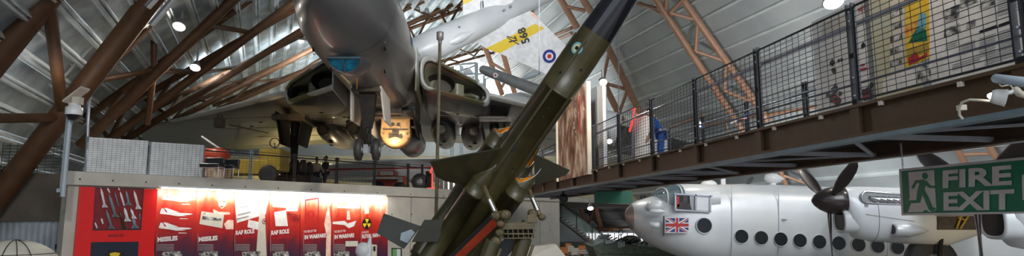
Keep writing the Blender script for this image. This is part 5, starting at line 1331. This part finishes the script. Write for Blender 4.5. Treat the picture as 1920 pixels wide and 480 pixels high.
# ---------------------------------------------------------------- things on the platform
def plat(px, Y): return V((P(px, 300, Y).x, Y, ZP))
for px, Y, lab in ((399, 21.6, 'black upholstered bench seat with chrome legs on the platform, partly hidden by the banner'), (427, 22.2, 'black upholstered bench seat with chrome legs on the platform, fully visible one')):
    p = plat(px, Y); w_ = .5; t = thing('bench_seat', lab, 'chair', p, 'bench seats on the platform')
    obj('seat', MB().box(p + V((0, 0, .34)), (.66, .5, .13)), 'seat_black', t, bevel=.03); obj('backrest', MB().box(p + V((0, .2, .52)), (.66, .12, .22)), 'seat_black', t, bevel=.03)
    w_ = .31
    for sx in (-1, 1):
        for sy in (-1, 1): obj('leg', MB().tube(p + V((sx * w_, sy * .22, 0)), p + V((sx * w_, sy * .22, .30)), .014, n=8), 'chrome', t)
    m = MB(); m.tube(p + V((-w_, -.22, .27)), p + V((w_, -.22, .27)), .013, n=8); obj('rail', m, 'chrome', t)
p = plat(398, 26); t = thing('red_aero_engine', 'red and orange machinery exhibit behind the black bench seats', 'exhibit', p)
m = MB(); m.lathe(p + V((-.6, 0, 1.0)), (1, 0, 0), [(0, .25), (.1, .42), (.9, .45), (1.2, .3), (1.25, .1)], 20); obj('casing', m, 'orange_red', t)
m = MB(); m.lathe(p + V((-.95, 0, .7)), (0, 0, 1), [(-.7, .2), (-.3, .24), (0, .2), (.35, .15)], 14); obj('cylinder', m, 'orange', t)
m = MB(); m.box(p + V((0, 0, .3)), (1.4, .8, .6)); obj('cradle', m, 'brown_print', t); m = MB(); m.tube(p + V((-.5, 0, 1.9)), p + V((.35, 0, 1.35)), .04); obj('lever', m, 'white', t)
# yellow tractor
p = plat(475, 27); t = thing('yellow_tow_tractor', 'mustard yellow tow tractor with black wheels on the platform behind the fence', 'vehicle', p)
m = MB(); m.box(p + V((-.5, 0, .7)), (2.8, 1.3, .6)); m.box(p + V((.9, 0, 1.0)), (.9, 1.2, .9)); bdy = obj('body', m, 'mustard', t, bevel=.05)
for dx in (-1.3, .9):
    m = MB(); m.lathe(p + V((dx, -.75, .38)), (0, 1, 0), [(0, .2), (0, .34), (.06, .38), (.2, .38), (.25, .2)], 20); obj('wheel', m, 'rubber', t)
m = MB(); m.path([p + V((.9 + .2 * math.cos(a), -.1, 1.75 + .2 * math.sin(a))) for a in [2 * PI * i / 16 for i in range(17)]], .02, 6); m.tube(p + V((.9, 0, 1.4)), p + V((.9, -.1, 1.75)), .02); obj('steering_wheel', m, 'black', t)
m = MB(); m.lathe(p + V((-1.0, -.7, 1.1)), (0, -1, 0), [(0, .1), (.06, .1), (.1, .03)], 14); obj('tail_lamp', m, 'red_glow', t)
# low yellow jet fuselage with red stripe
p = plat(720, 40); t = thing('red_striped_aircraft', 'low grey aircraft with a long red stripe on the platform behind the fence', 'aircraft', p)
m = MB(); m.lathe(p + V((-5.5, 0, 1.4)), (1, 0, .02), [(0, .02), (1, .3), (3, .62), (5, .75), (9, .75), (11, .5)], 24); f_ = obj('fuselage', m, 'silver_white', t)
m = MB(); m.bar(p + V((-3.5, -.72, 1.55)), p + V((4.5, -.80, 1.7)), .03, .10); obj('red_stripe', m, 'roundel_red', f_)
m = MB(); m.plate([p + V((-1.5, -4, .9)), p + V((1.5, -4, .9)), p + V((2, 0, 1.1)), p + V((-2.5, 0, 1.1))], (0, 0, 1), .12); obj('wing', m, 'silver_white', t)
for dx in (-4, 1.5): 
    m = MB(); m.tube(p + V((dx, 0, 1.1)), p + V((dx, 0, .25)), .05); m.lathe(p + V((dx, -.08, .25)), (0, 1, 0), [(0, .1), (0, .22), (.16, .22), (.16, .1)], 16); obj('undercarriage_leg', m, 'gear_dark', t)
p = plat(580, 44); t = thing('pale_yellow_aircraft', 'pale yellow training aircraft wing and body seen under the bomber wing behind the visitors', 'aircraft', p)
m = MB(); m.lathe(p + V((-7.5, 0, 1.7)), (1, 0, -.01), [(0, .02), (1.5, .5), (4, .8), (8, .8), (12, .5), (15, .2)], 24); obj('fuselage', m, 'pale_yellow', t)
m = MB(); m.plate([p + V((-1.5, -5, 1.9)), p + V((.5, -5, 1.9)), p + V((1.5, 0, 1.6)), p + V((-1.5, 0, 1.6))], (0, 0, 1), .15); obj('wing', m, 'pale_yellow', t)
m = MB()
for dx in (-5, 1): m.tube(p + V((dx, 0, 1.2)), p + V((dx, 0, 0)), .09)
obj('undercarriage_leg', m, 'gear_dark', t)
# red stall and wheel to the right
p = plat(735, 38); t = thing('red_exhibit_truck', 'red exhibit vehicle glimpsed under the bomber nose behind the fence', 'vehicle', p)
m = MB(); m.box(p + V((0, 0, .7)), (1.9, 1.2, .7)); m.box(p + V((-.2, 0, 1.2)), (1.0, 1.1, .35)); obj('body', m, 'orange_red', t, bevel=.06)
m = MB(); m.box(p + V((-.2, -.57, 1.2)), (.8, .04, .24)); m.box(p + V((.62, -.62, .8)), (.3, .04, .25)); obj('window', m, 'white', t)
for dx in (-.6, .6):
    m = MB(); m.lathe(p + V((dx, -.68, .35)), (0, 1, 0), [(0, .15), (0, .3), (.04, .35), (.2, .35), (.2, .15)], 18); obj('wheel', m, 'rubber', t)
p = plat(792, 32.5); t = thing('spare_wheel_exhibit', 'black aircraft wheel exhibit standing on the platform beside the slender mast', 'wheel', p)
m = MB(); m.lathe(p + V((-.1, -.15, .42)), (0, 1, 0), [(0, .2), (0, .36), (.05, .42), (.25, .42), (.3, .36), (.3, .2)], 24); tw = obj('tyre', m, 'rubber', t); m = MB(); m.lathe(p + V((-.1, -.17, .42)), (0, 1, 0), [(0, .1), (.02, .2), (.3, .2)], 18); obj('hub', m, 'grey_metal', t)
m = MB(); m.tube(p + V((.0, 0, .5)), p + V((.0, 0, 1.3)), .06); m.box(p + V((.35, 0, .5)), (.3, .3, .9)); obj('stand', m, 'gear_dark', t)
p = plat(811, 31); m = MB(); m.path([p + V((-.08, -.1, .75)), p + V((.1, -.1, 1.25))], .05, 8); m.tube(p, p + V((0, 0, .75)), .03); m.box(p + V((0, 0, .02)), (.4, .4, .04)); solo('red_light_tube', m, 'red_glow', 'short glowing red light tube on a stand between aircraft wheel exhibit and missile wing', 'light', p)
# bright slatted window low behind the mast
wg_ = MB(); wg_.plate([P(828, 318, 46), P(868, 322, 46), P(868, 360, 46), P(828, 360, 46)], (0, -1, 0), .1); g = struct('window_3', wg_, 'window_glow'); m = MB()
for px in (828, 836, 846, 856, 868): m.bar(P(px, 317, 45.8), P(px, 360, 45.8), .28, .1, up=(0, 1, 0))
obj('window_frame', m, 'black_steel', g)

# ---------------------------------------------------------------- people
def skin_mesh(name, verts, edges, radii, mt_, parent, root=0, sub=1):
    me = bpy.data.meshes.new(name); o0 = ORG[parent.name]
    me.from_pydata([tuple(V(v) - o0) for v in verts], edges, []); me.materials.append(M[mt_])
    o = bpy.data.objects.new(name, me); COL.objects.link(o); o.parent = parent; ORG[o.name] = o0
    md = o.modifiers.new('skin', 'SKIN'); md.use_smooth_shade = True
    for i, r in enumerate(radii): me.skin_vertices[0].data[i].radius = (r, r) if not isinstance(r, tuple) else r
    me.skin_vertices[0].data[root].use_root = True
    s_ = o.modifiers.new('sub', 'SUBSURF'); s_.levels = sub; s_.render_levels = sub
    return o
def person(label, base, face, H, top, trou, hair='hair', lean=0, arm=(.1, .1), stride=.1):
    """face: heading angle; lean: forward bend of the trunk in radians"""
    t = thing('person', label, 'person', base); k = H / 1.75
    f = V((math.cos(face), math.sin(face), 0)); s = V((-f.y, f.x, 0))
    def pt(fw, sd_, z): return base + (f * fw + s * sd_ + V((0, 0, z))) * k
    hip = .93
    def tr(fw, sd_, z):          # rotate trunk points about the hips
        dz = z - hip; return pt(fw * math.cos(lean) + dz * math.sin(lean), sd_, hip + dz * math.cos(lean) - fw * math.sin(lean))
    v = [pt(0, 0, hip), tr(0, 0, 1.12), tr(0, 0, 1.36), tr(0, 0, 1.46), tr(.02, 0, 1.54), tr(.03, 0, 1.62), tr(.02, 0, 1.70)]
    r = [(.15, .11), (.135, .10), (.15, .105), (.06, .06), (.055, .055), (.085, .10), (.07, .085)]
    e = [(0, 1), (1, 2), (2, 3), (3, 4), (4, 5), (5, 6)]
    jk_v, jk_r, jk_e = v[:3] + [tr(0, 0, 1.43)], [(.17, .13), (.155, .125), (.165, .12), (.08, .08)], [(0, 1), (1, 2), (2, 3)]
    tv, trr, te = [v[0]], [(.165, .125)], []
    for sg_, ab in ((1, arm[0]), (-1, arm[1])):
        sh, el, wr, pm = tr(0, sg_ * .19, 1.38), tr(.02 + ab * .2, sg_ * .25, 1.12), tr(.08 + ab * .8, sg_ * .23, .90 + ab * .3), tr(.10 + ab * .95, sg_ * .23, .84 + ab * .33)
        i = len(v); v += [sh, el, wr, pm]; r += [.055, .042, .028, .034]; e += [(2, i), (i, i + 1), (i + 1, i + 2), (i + 2, i + 3)]
        d = (pm - wr).normalized()
        for q_, (o_, ln) in enumerate(((-.03, .065), (-.012, .078), (.010, .074), (.03, .058))):
            j = len(v); b0 = pm + f * o_ * k; v += [b0 + d * .04 * k, b0 + (d * (.04 + ln) + f * .012) * k]; r += [.010, .008]; e += [(i + 3, j), (j, j + 1)]
        j = len(v); v += [wr + (d * .03 + f * .04) * k, wr + (d * .07 + f * .06) * k]; r += [.012, .009]; e += [(i + 2, j), (j, j + 1)]
        ji = len(jk_v); jk_v += [sh, el, wr]; jk_r += [.07, .056, .04]; jk_e += [(2, ji), (ji, ji + 1), (ji + 1, ji + 2)]
        fw = stride * sg_
        hp, kn, an, to = pt(0, sg_ * .09, .88), pt(fw * .6 + .03, sg_ * .10, .49), pt(fw, sg_ * .10, .09), pt(fw + .15, sg_ * .11, .03)
        i = len(v); v += [hp, kn, an, to]; r += [.085, .055, .038, .03]; e += [(0, i), (i, i + 1), (i + 1, i + 2), (i + 2, i + 3)]
        ti = len(tv); tv += [hp, kn, an]; trr += [.10, .07, .055]; te += [(0, ti), (ti, ti + 1), (ti + 1, ti + 2)]
        m = MB(); c = pt(fw + .06, sg_ * .11, .045); m.ell(c, (.14 * k, .05 * k, .045 * k), 12, 6, (f, s, V((0, 0, 1)))); obj('shoe', m, 'black', t)
    sc = lambda rr: [tuple(x * k for x in q_) if isinstance(q_, tuple) else q_ * k for q_ in rr]
    skin_mesh('body', v, e, sc(r), 'skin', t); skin_mesh('jacket', jk_v, jk_e, sc(jk_r), top, t); skin_mesh('trousers', tv, te, sc(trr), trou, t)
    hc = tr(.0, 0, 1.665); up_ = (tr(0, 0, 1.7) - tr(0, 0, 1.6)).normalized(); ff = s.cross(up_) * 1
    m = MB(); m.ell(hc - f * .015 * k, (.098 * k, .088 * k, .105 * k), 14, 8, (f, s, up_)); obj('hair', m, hair, t)
    m = MB(); hd = tr(.03, 0, 1.60); m.ell(hd + f * .055 * k, (.065 * k, .062 * k, .09 * k), 12, 8, (f, s, up_)); fa_ = obj('face', m, 'skin', t)
    m = MB(); m.lathe(hd + f * .11 * k, f, [(0, .016 * k), (.03 * k, .006 * k)], 8)
    for sg_ in (-1, 1): m.ell(hd + f * .03 * k + s * sg_ * .078 * k, (.02 * k, .012 * k, .03 * k), 8, 6)
    obj('nose_and_ears', m, 'skin', fa_)
    m = MB()
    for sg_ in (-1, 1): m.ell(hd + f * .112 * k + s * sg_ * .028 * k + up_ * .025 * k, (.008 * k, .012 * k, .007 * k), 8, 6)
    m.ell(hd + f * .112 * k - up_ * .045 * k, (.006 * k, .022 * k, .005 * k), 8, 6); obj('eyes_and_mouth', m, 'hair', fa_)
    return t
person('person in a cream jacket standing on the platform behind the fence, beside the bomber wheels', plat(594, 32.0), -.9, 1.62, 'cloth_cream', 'cloth_dark', arm=(.3, .2))
person('person in dark clothes standing beside the cream-jacketed visitor', plat(611, 32.4), -2.2, 1.72, 'cloth_dark', 'cloth_dark', arm=(.2, .1))
pb_ = P(1241, 300, 15.6); pb_.z = ZD - .11; person('person in a blue top bending forward beside the white exhibit panel on the footbridge', pb_, PI * .9, 1.5, 'cloth_blue', 'cloth_blue', lean=.45, arm=(.3, .35), stride=.04)

# ---------------------------------------------------------------- things at the hall ends
# dome camera on its conduit, hung from the big truss
p = P(139, 205, 17.6); t = thing('dome_camera', 'white dome security camera under a square plate, hanging from the thickest truss', 'camera', p)
m = MB(); m.lathe(p, (0, 0, 1), [(-.16, .20), (-.14, .21), (.05, .21), (.07, .15), (.16, .14)], 26); obj('housing', m, 'white', t)
m = MB(); m.lathe(p + V((0, 0, -.16)), (0, 0, -1), [(0, .19), (.08, .15), (.14, .06), (.15, .01)], 20); obj('dome', m, 'black', t)
m = MB(); m.box(p + V((.02, 0, .40)), (.62, .5, .05), (.75, 0, .62)); m.box(p + V((.08, 0, .24)), (.2, .2, .2)); obj('mounting_plate', m, 'cream', t)
m = MB(); m.tube(P(131, 225, 17.8), P(117.5, 369, 17.8), .065, n=12); m.tube(P(127, 205, 18.2), P(113, 360, 17.9), .025, n=8); m.box(P(113, 357, 17.9), (.16, .08, .10)); solo('conduit_pipe', m, 'blue_grey', 'grey galvanised conduit pipes hanging below the white dome camera', 'pipe', P(117, 369, 17.8))
m = MB(); m.tube(P(167, 165, 21), P(162, 330, 21), .05, n=8); m.tube(P(171, 150, 21), P(166, 240, 21), .025, n=8); solo('steel_upright', m, 'rail_steel', 'thin silver upright tube at the edge of the white banner above the display case', 'post', P(162, 322, 21))
# white light fittings under the truss
for a_, b__, lab in (((283, 47), (326, -3), 'white trough light fitting hanging from the truss, longer one'), ((276, 14), (296, -8), 'white trough light fitting near the top edge, shorter one')):
    t = thing('light_fitting', lab, 'light fitting', P(*a_, 19)); m = MB(); A_, B_ = P(*a_, 19), P(*b__, 19); m.bar(A_, B_, .17, .12, up=(0, -1, 0)); obj('trough', m, 'lamp_white', t, bevel=.015)
    m = MB(); m.bar(A_ + V((0, -.10, -.0)), B_ + V((0, -.10, 0)), .05, .03, up=(0, -1, 0)); obj('louvre', m, 'grey_metal', t)
# thin galvanised ladder tray between the trusses at upper left
t = thing('cable_tray', 'galvanised cable ladder crossing under the roof sheets behind the thickest truss', 'cable tray', P(110, 120, 21))
for a_, b__ in (((60, 128), (178, 0)), ((100, 165), (232, 22)), ((118, 118), (215, 0))): obj('side_rail', MB().bar(P(*a_, 21), P(*b__, 21), .07, .05), 'galv_light', t)
for k in range(8):
    s_ = k / 7; a_ = P(60 + 118 * s_, 128 - 128 * s_, 21); b__ = P(100 + 132 * s_, 165 - 143 * s_, 21); obj('rung', MB().bar(a_, b__, .05, .04), 'galv_light', t)
# high-bay lamps
def lamp(px, py, Y, r, lab, power, dirv=(0, -.5, -1)):
    p = P(px, py, Y); d = V(dirv).normalized(); t = thing('high_bay_lamp', lab, 'lamp', p)
    m = MB(); m.lathe(p - d * r * 1.4, d, [(0, r * .35), (r * .3, r * .5), (r * .9, r * .75), (r * 1.4, r), (r * 1.42, r * .9)], 22, cap=True); hd = obj('reflector', m, 'grey_metal', t)
    m = MB(); m.lathe(p + d * .03, d, [(0, r * .9), (.04, r * .8), (.08, r * .4), (.09, .01)], 20); obj('lens', m, 'lamp_glow', hd)
    m = MB(); m.tube(p - d * r * 1.4, p - d * r * 1.4 + V((0, 0, r * 2)), .04, n=6); obj('hanger', m, 'grey_metal', t)
    if power:
        l = bpy.data.lights.new('lamp_light', 'SPOT'); l.energy = power; l.color = (1, .93, .82); l.spot_size = 2.6; l.spot_blend = .6; l.shadow_soft_size = r
        o = bpy.data.objects.new('lamp_light', l); COL.objects.link(o); o.location = p + d * .25; o.rotation_euler = d.to_track_quat('-Z', 'Y').to_euler()
lamp(336, 49, 23, .24, 'glowing round roof lamp behind the second truss, upper one', 300); lamp(366, 126, 25.8, .22, 'glowing round roof lamp beside the third truss, lower one', 300)
lamp(1563, 3, 20, .35, 'large glowing roof lamp above the footbridge board at the top edge', 500); lamp(1131, 153, 17, .11, 'bright lamp on top of the white upright beside the brown poster', 120, (0, -.6, -1))
lamp(1311, 232, 24, .14, 'small bright lamp glaring through the footbridge mesh near the small model aircraft', 100); lamp(1142, 264, 26, .14, 'small bright lamp glaring through the mesh near the brown poster', 80)
lamp(1107, 390, 40, .2, 'small white hall lamp above the staircase', 0)
# staircase with glass sides
t = thing('staircase', 'steel staircase with glass balustrade beside the concrete wall end', 'staircase', (P(1080, 480, 46).x, 46, 0))
YS2 = 46; xa, za = P(1052, 400, YS2).x, P(1052, 405, YS2).z; xb, zb_ = P(1140, 460, YS2).x, .2
n = 15
for i in range(n):
    s_ = i / (n - 1); x = xa + (xb - xa) * s_; z = za + (zb_ - za) * s_; obj('tread', MB().box((x, YS2 + .8, z), (.34, 1.6, .06)), 'concrete', t)
m = MB(); m.bar((xa, YS2 + .05, za - .15), (xb, YS2 + .05, zb_ - .15), .08, .3); m.bar((xa, YS2 + 1.6, za - .15), (xb, YS2 + 1.6, zb_ - .15), .08, .3); obj('stringer', m, 'black_steel', t)
m = MB(); m.plate([V((xa, YS2, za + .05)), V((xb, YS2, zb_ + .05)), V((xb, YS2, zb_ + 1.0)), V((xa, YS2, za + 1.0))], (0, -1, 0), .02); obj('glass_panel', m, 'glass_green', t)
m = MB(); m.tube((xa - .2, YS2, za + 1.05), (xb, YS2, zb_ + 1.05), .04); m.tube((xa - .2, YS2 + 1.6, za + 1.05), (xb, YS2 + 1.6, zb_ + 1.05), .04); obj('handrail', m, 'black_steel', t)
for i in range(4): s_ = i / 3; x = xa + (xb - xa) * s_; z = za + (zb_ - za) * s_; obj('baluster', MB().tube((x, YS2, z - .1), (x, YS2, z + 1.05), .035, n=8), 'black_steel', t)
# cafe tables and chairs
def cafe_chair(px, Y, lab, mt_):
    p = V((P(px, 440, Y).x, Y, 0)); t = thing('cafe_chair', lab, 'chair', p, 'cafe chairs at the end of the hall')
    obj('seat', MB().box(p + V((0, 0, .46)), (.42, .42, .04)), mt_, t, bevel=.01); obj('backrest', MB().box(p + V((0, .2, .75)), (.42, .04, .4)), mt_, t, bevel=.01)
    for sx in (-.18, .18):
        for sy in (-.18, .18): obj('leg', MB().tube(p + V((sx, sy, 0)), p + V((sx, sy, .46)), .015, n=6), 'chrome', t)
for px, Y, mt_, lab in ((1058, 38, 'orange', 'orange cafe chair beside the concrete wall end'), (1070, 40, 'cream', 'cream cafe chair under the staircase'), (1078, 37, 'cream', 'cream cafe chair nearer the truss legs'), (1091, 40, 'orange', 'orange cafe chair beneath the truss legs'), (1066, 44, 'orange', 'orange cafe chair deepest under the stairs')): cafe_chair(px, Y, lab, mt_)
for px, Y, lab in ((1084, 38.5, 'white cafe table near the orange chairs'), (1098, 36, 'white cafe table beside the armoured vehicle')):
    p = V((P(px, 440, Y).x, Y, 0)); t = thing('cafe_table', lab, 'table', p); obj('table_top', MB().box(p + V((0, 0, .74)), (.9, .7, .04)), 'white', t, bevel=.01)
    for sx in (-.38, .38):
        for sy in (-.28, .28): obj('leg', MB().tube(p + V((sx, sy, 0)), p + V((sx, sy, .73)), .02, n=6), 'chrome', t)
# armoured vehicle
YA = 27; t = thing('armoured_vehicle', 'dark green armoured tracked vehicle carrying grey equipment, under the airliner nose', 'vehicle', (P(1180, 480, YA).x, YA, 0))
x0, x1 = P(1110, 460, YA).x, P(1262, 460, YA).x; zt2 = P(1150, 461, YA).z; z48 = P(1150, 447, YA).z
m = MB(); m.plate([V((x0, YA, zt2)), V((x0 + .5, YA, zt2 + .15)), V((x1, YA, zt2 - .15)), V((x1 + .3, YA, .5)), V((x0 + .4, YA, .5))], (0, -1, 0), 3); m.box(((x0 + x1) / 2, YA - .02, zt2 - .32), (x1 - x0 - .6, .06, .06)); obj('hull', m, 'tank_green', t, bevel=.03)
for k in range(6):
    m = MB(); m.lathe((x0 + .6 + k * .55, YA - .3, .4), (0, 1, 0), [(0, .1), (0, .32), (.05, .36), (.3, .36), (.3, .1)], 20); obj('road_wheel', m, 'tank_green', t)
m = MB(); m.path([(x0 + .2, YA - .1, .55), (x0 + .5, YA - .1, .06), (x1 - .3, YA - .1, .06), (x1 + .1, YA - .1, .55), (x1 - .2, YA - .1, .95), (x0 + .4, YA - .1, .95), (x0 + .2, YA - .1, .55)], .07, 6); obj('track', m, 'rubber', t)
m = MB(); random.seed(3)
ysl = P(1120, 441, YA).z
for k in range(5): m.bar(P(1116 + k * 3, 455 - k * 3.6, YA + .3), P(1134 + k * 3, 453 - k * 3.0, YA + .3), .12, .03, up=(0, -.4, 1))
m.plate([P(1112, 459, YA), P(1122, 441, YA + .5), P(1142, 440, YA + .5), P(1134, 458, YA)], (0, -.3, 1), .06)
for k in range(14):
    px = 1134 + k * 7.5; obj('equipment_box', MB().box(P(px, 452 + random.random() * 6 + k * .5, YA + random.random()), (.12 + random.random() * .25, .3, .1 + random.random() * .22), (1, 0, random.random() * .5)), 'tank_grey', t)
obj('deck_rack', m, 'tank_grey', t)
m = MB()
for k in range(9): px = 1138 + k * 9; a_ = P(px, 450 + k, YA - .1); m.tube(a_, a_ + V((.25, .1, .12)), .03, n=6)
m.ell(P(1183, 449, YA + .6), (.42, .4, .18)); m.path([P(1164 + 4 * math.cos(a), 436 + 5 * math.sin(a), YA + .4) for a in [2 * PI * i / 12 for i in range(13)]], .02, 6); m.tube(P(1160, 440, YA + .4), P(1160, 452, YA + .4), .025); obj('deck_fittings', m, 'black_steel', t)
# cream wing panel with roundel in front of the wall end
t = thing('cream_wing_panel', 'cream aircraft wing end with small dark roundel beside the launcher legs', 'wing', (P(1020, 480, 14).x, 14, 0))
pts = [P(966, 468, 14), P(1043, 458, 14.6), P(1064, 484, 14.6), P(1075, 500, 14.6), P(960, 500, 14)]; nn_ = (pts[1] - pts[0]).cross(pts[4] - pts[0]).normalized(); nn_ = nn_ if nn_.y < 0 else -nn_
obj('skin', MB().plate(pts, nn_, .12), 'cream', t, bevel=.01)
for r0, r1, mt_ in ((.055, .085, 'black'), (.001, .03, 'roundel_red')):
    c = hit(1049, 478.5, pts[0] + nn_ * .006, nn_); e_ = (pts[1] - pts[0]).normalized(); g_ = nn_.cross(e_); n = 24
    m = MB().add([c + (e_ * math.cos(2 * PI * i / n) + g_ * math.sin(2 * PI * i / n)) * r1 for i in range(n)] + [c + (e_ * math.cos(2 * PI * i / n) + g_ * math.sin(2 * PI * i / n)) * r0 for i in range(n)], [(i, (i + 1) % n, (i + 1) % n + n, i + n) for i in range(n)], False); obj('roundel', m, mt_, t)
m = MB(); c = P(1010, 500, 14.5); m.box((c.x, c.y + .2, c.z / 2), (1.2, .3, c.z)); obj('trestle', m, 'gear_dark', t)
# white domed object lower left
p = V((P(40, 480, 13).x, 13, 0)); t = thing('domed_white_pod', 'cream-white domed pod with panel seams and a red mark under the corrugated cladding', 'pod', p)
m = MB(); cz = P(40, 450, 13).z - .62; c = V((p.x - .15, 13, cz)); m.ell(c, (.78, .9, .62), 36, 18); m.lathe((c.x, 13, 0), (0, 0, 1), [(0, .5), (.1, .45), (cz - .4, .4)], 24); sh = obj('shell', m, 'cream', t)
m = MB()
for a0_ in (-.5, 0, .5, 1.0):
    m.path([c + V((.785 * math.sin(tt) * math.cos(a0_) , -.905 * math.sin(tt) * math.sin(a0_ + .6), .625 * math.cos(tt))) for tt in [i * PI / 24 for i in range(0, 13)]], .008, 5)
for z_ in (.35, .1): rr = math.sqrt(1 - (z_ / .62) ** 2); m.path([c + V((.785 * rr * math.cos(a), .905 * rr * math.sin(a), z_)) for a in [2 * PI * i / 36 for i in range(37)]], .007, 5)
obj('panel_seam', m, 'gear_dark', sh)
m = MB(); m.box(c + V((.68, -.35, .12)), (.10, .02, .12), (.5, .8, 0)); obj('red_mark', m, 'roundel_red', sh)
# small wall switch at lower left
m = MB(); q_ = LW_.at(109, 462, .06); m.box(q_, (.14, .1, .14)); m.tube(q_, V((q_.x, q_.y, zm)), .02, n=6); solo('junction_box', m, 'black_steel', 'small black junction box with conduit on the corrugated cladding', 'junction box', q_)
# little camera under the footbridge near the wall end
p = br(25, .4, -.5); m = MB(); m.lathe(P(1056, 371, 23), (0, -1, -.2), [(0, .1), (.05, .16), (.2, .16), (.22, .05)], 16); m.tube(P(1056, 370, 23), P(1056, 355, 23.2), .03, n=6); solo('hanging_floodlight', m, 'black_steel', 'small black round floodlight hanging under the footbridge at the wall end', 'lamp', P(1056, 371, 23))

# ---------------------------------------------------------------- light
def area(name, loc, target, size, power, col=(1, 1, 1), sy=None):
    l = bpy.data.lights.new(name, 'AREA'); l.energy = power; l.color = col; l.size = size
    if sy: l.shape = 'RECTANGLE'; l.size_y = sy
    o = bpy.data.objects.new(name, l); COL.objects.link(o); o.location = loc; o.rotation_euler = (V(target) - V(loc)).to_track_quat('-Z', 'Y').to_euler(); return o
def spot(name, loc, target, power, col, size=1.2, soft=.3, blend=.7):
    l = bpy.data.lights.new(name, 'SPOT'); l.energy = power; l.color = col; l.spot_size = size; l.spot_blend = blend; l.shadow_soft_size = soft
    o = bpy.data.objects.new(name, l); COL.objects.link(o); o.location = loc; o.rotation_euler = (V(target) - V(loc)).to_track_quat('-Z', 'Y').to_euler(); return o
w = bpy.data.worlds.new('hall_air'); bpy.context.scene.world = w; w.use_nodes = True
w.node_tree.nodes['Background'].inputs['Color'].default_value = (.85, .93, 1, 1); w.node_tree.nodes['Background'].inputs['Strength'].default_value = 1.1
# broad pale area light from behind and above the viewer
area('rear_area', (14, -16, 18), (4, 26, 6), 16, 5200, (.95, .98, 1))
area('gable_daylight', (-6, 70, 17), (-6, 30, 8), 14, 3500, (1, .99, .97), 8)
for a_, t_, pw, cc in (((-11, 34, 10.5), (-14, 40, 20), 1500, (.93, .98, 1)), ((-6, 26, 11), (-9, 30, 20), 1100, (.93, .98, 1)), ((-15, 31, 9.3), (-15, 36, 18), 1300, (.93, .98, 1)), ((-9, 40, 9), (-9, 46, 20), 4200, (.92, .98, 1)), ((-13, 18, 6.5), (-17, 22, 11), 70, (1, .95, .9)), ((3, 48, 8), (2, 54, 18), 2500, (.95, .98, 1))):
    spot('roof_fill', a_, t_, pw, cc, 2.7, .9, .8)  # added fill spots that brighten the roof sheets, not fittings of the hall
spot('roof_fill', (9, 26, 5.5), (19, 34, 11), 2400, (1, .98, .95), 2.3, .3, .8)
spot('roof_fill', (14, 20, 5.2), (26, 32, 9), 500, (1, .97, .93), 2.3, .3, .8)
spot('roof_fill', (13, 31.5, 3.2), (24, 42, 5.5), 1500, (.95, 1, 1), 2.4, .3, .8)  # the three above: added fill for the steep right-hand roof
spot('case_fill', (-7.5, 9, 6.5), (-12.2, 19.5, 2.9), 900, (1, .97, .93), .6, .2)  # added fill spot, lifts the red display case
spot('wall_fill', (1, 14, 8.5), (-3, 30, 2.0), 2600, (1, .93, .82), 1.3, .3)  # added warm fill to brighten the concrete wall
spot('jet_fill', (2, 24, 12), (-1, 36, 13.5), 3200, (1, 1, 1), 1.0, .3)  # added fill that whitens the hanging jet
spot('airliner_warm_spot', (13, 13, .6), (14.5, 20, 3), 260, (1, .72, .32), 1.3, .2)
# downlights over the airliner
spot('hall_downlight', (17, 14, 13), (12, 24, 2.5), 1500, (1, .97, .93), 1.5, .6)
# the strip above the panels
for k in range(4):
    d0, d1 = dpx(300), dpx(725); d = d0 + (d1 - d0) * (k + .5) / 4; a_ = WA + wd * d + wn * .34; a_.z = ZP - .52
    tgt = WA + wd * d; tgt.z = ZP - 1.7
    area('panel_strip_light', a_, tgt, (d1 - d0) / 4, 28, (1, .95, .88), .08)
# warm floods under the bomber, amber glow on its belly
spot('amber_flood', VT @ V((3.9, .2, .9)), VT @ V((4.9, .4, 2)), 170, (1, .76, .48), 2.0, .1)
spot('amber_flood', VT @ V((6.0, -4.6, .2)), VT @ V((6.2, -2.9, 3)), 420, (1, .68, .28), 1.7, .1)
spot('amber_flood', VT @ V((14, -3, .2)), VT @ V((13, -4, 3)), 240, (1, .75, .4), 2.0, .1)
spot('red_flood', VT @ V((3.2, 4.2, .2)), VT @ V((3.4, 3.0, 3)), 90, (1, .05, .03), .7, .1)
spot('platform_light', (-14, 40, 7.0), (-14, 56, 5.0), 1300, (1, .84, .55), 2.4, .4)
spot('platform_light', (-4, 41, 7.0), (-3, 56, 5.0), 1400, (1, .9, .7), 2.4, .4)
spot('poster_light', br(16.5, -1.2, 3.6), br(19.5, 0, 1.2), 160, (1, .85, .65), 1.1, .1)
spot('board_light', br(8.5, .6, 3.2), br(8.8, 1.9, 1.4), 60, (1, .85, .65), 1.6, .1)

sc_ = bpy.context.scene
sc_.view_settings.view_transform = 'Standard'; sc_.view_settings.look = 'None'; sc_.view_settings.exposure = 0; sc_.view_settings.gamma = 1
try: sc_.view_settings.use_curve_mapping = False
except Exception: pass
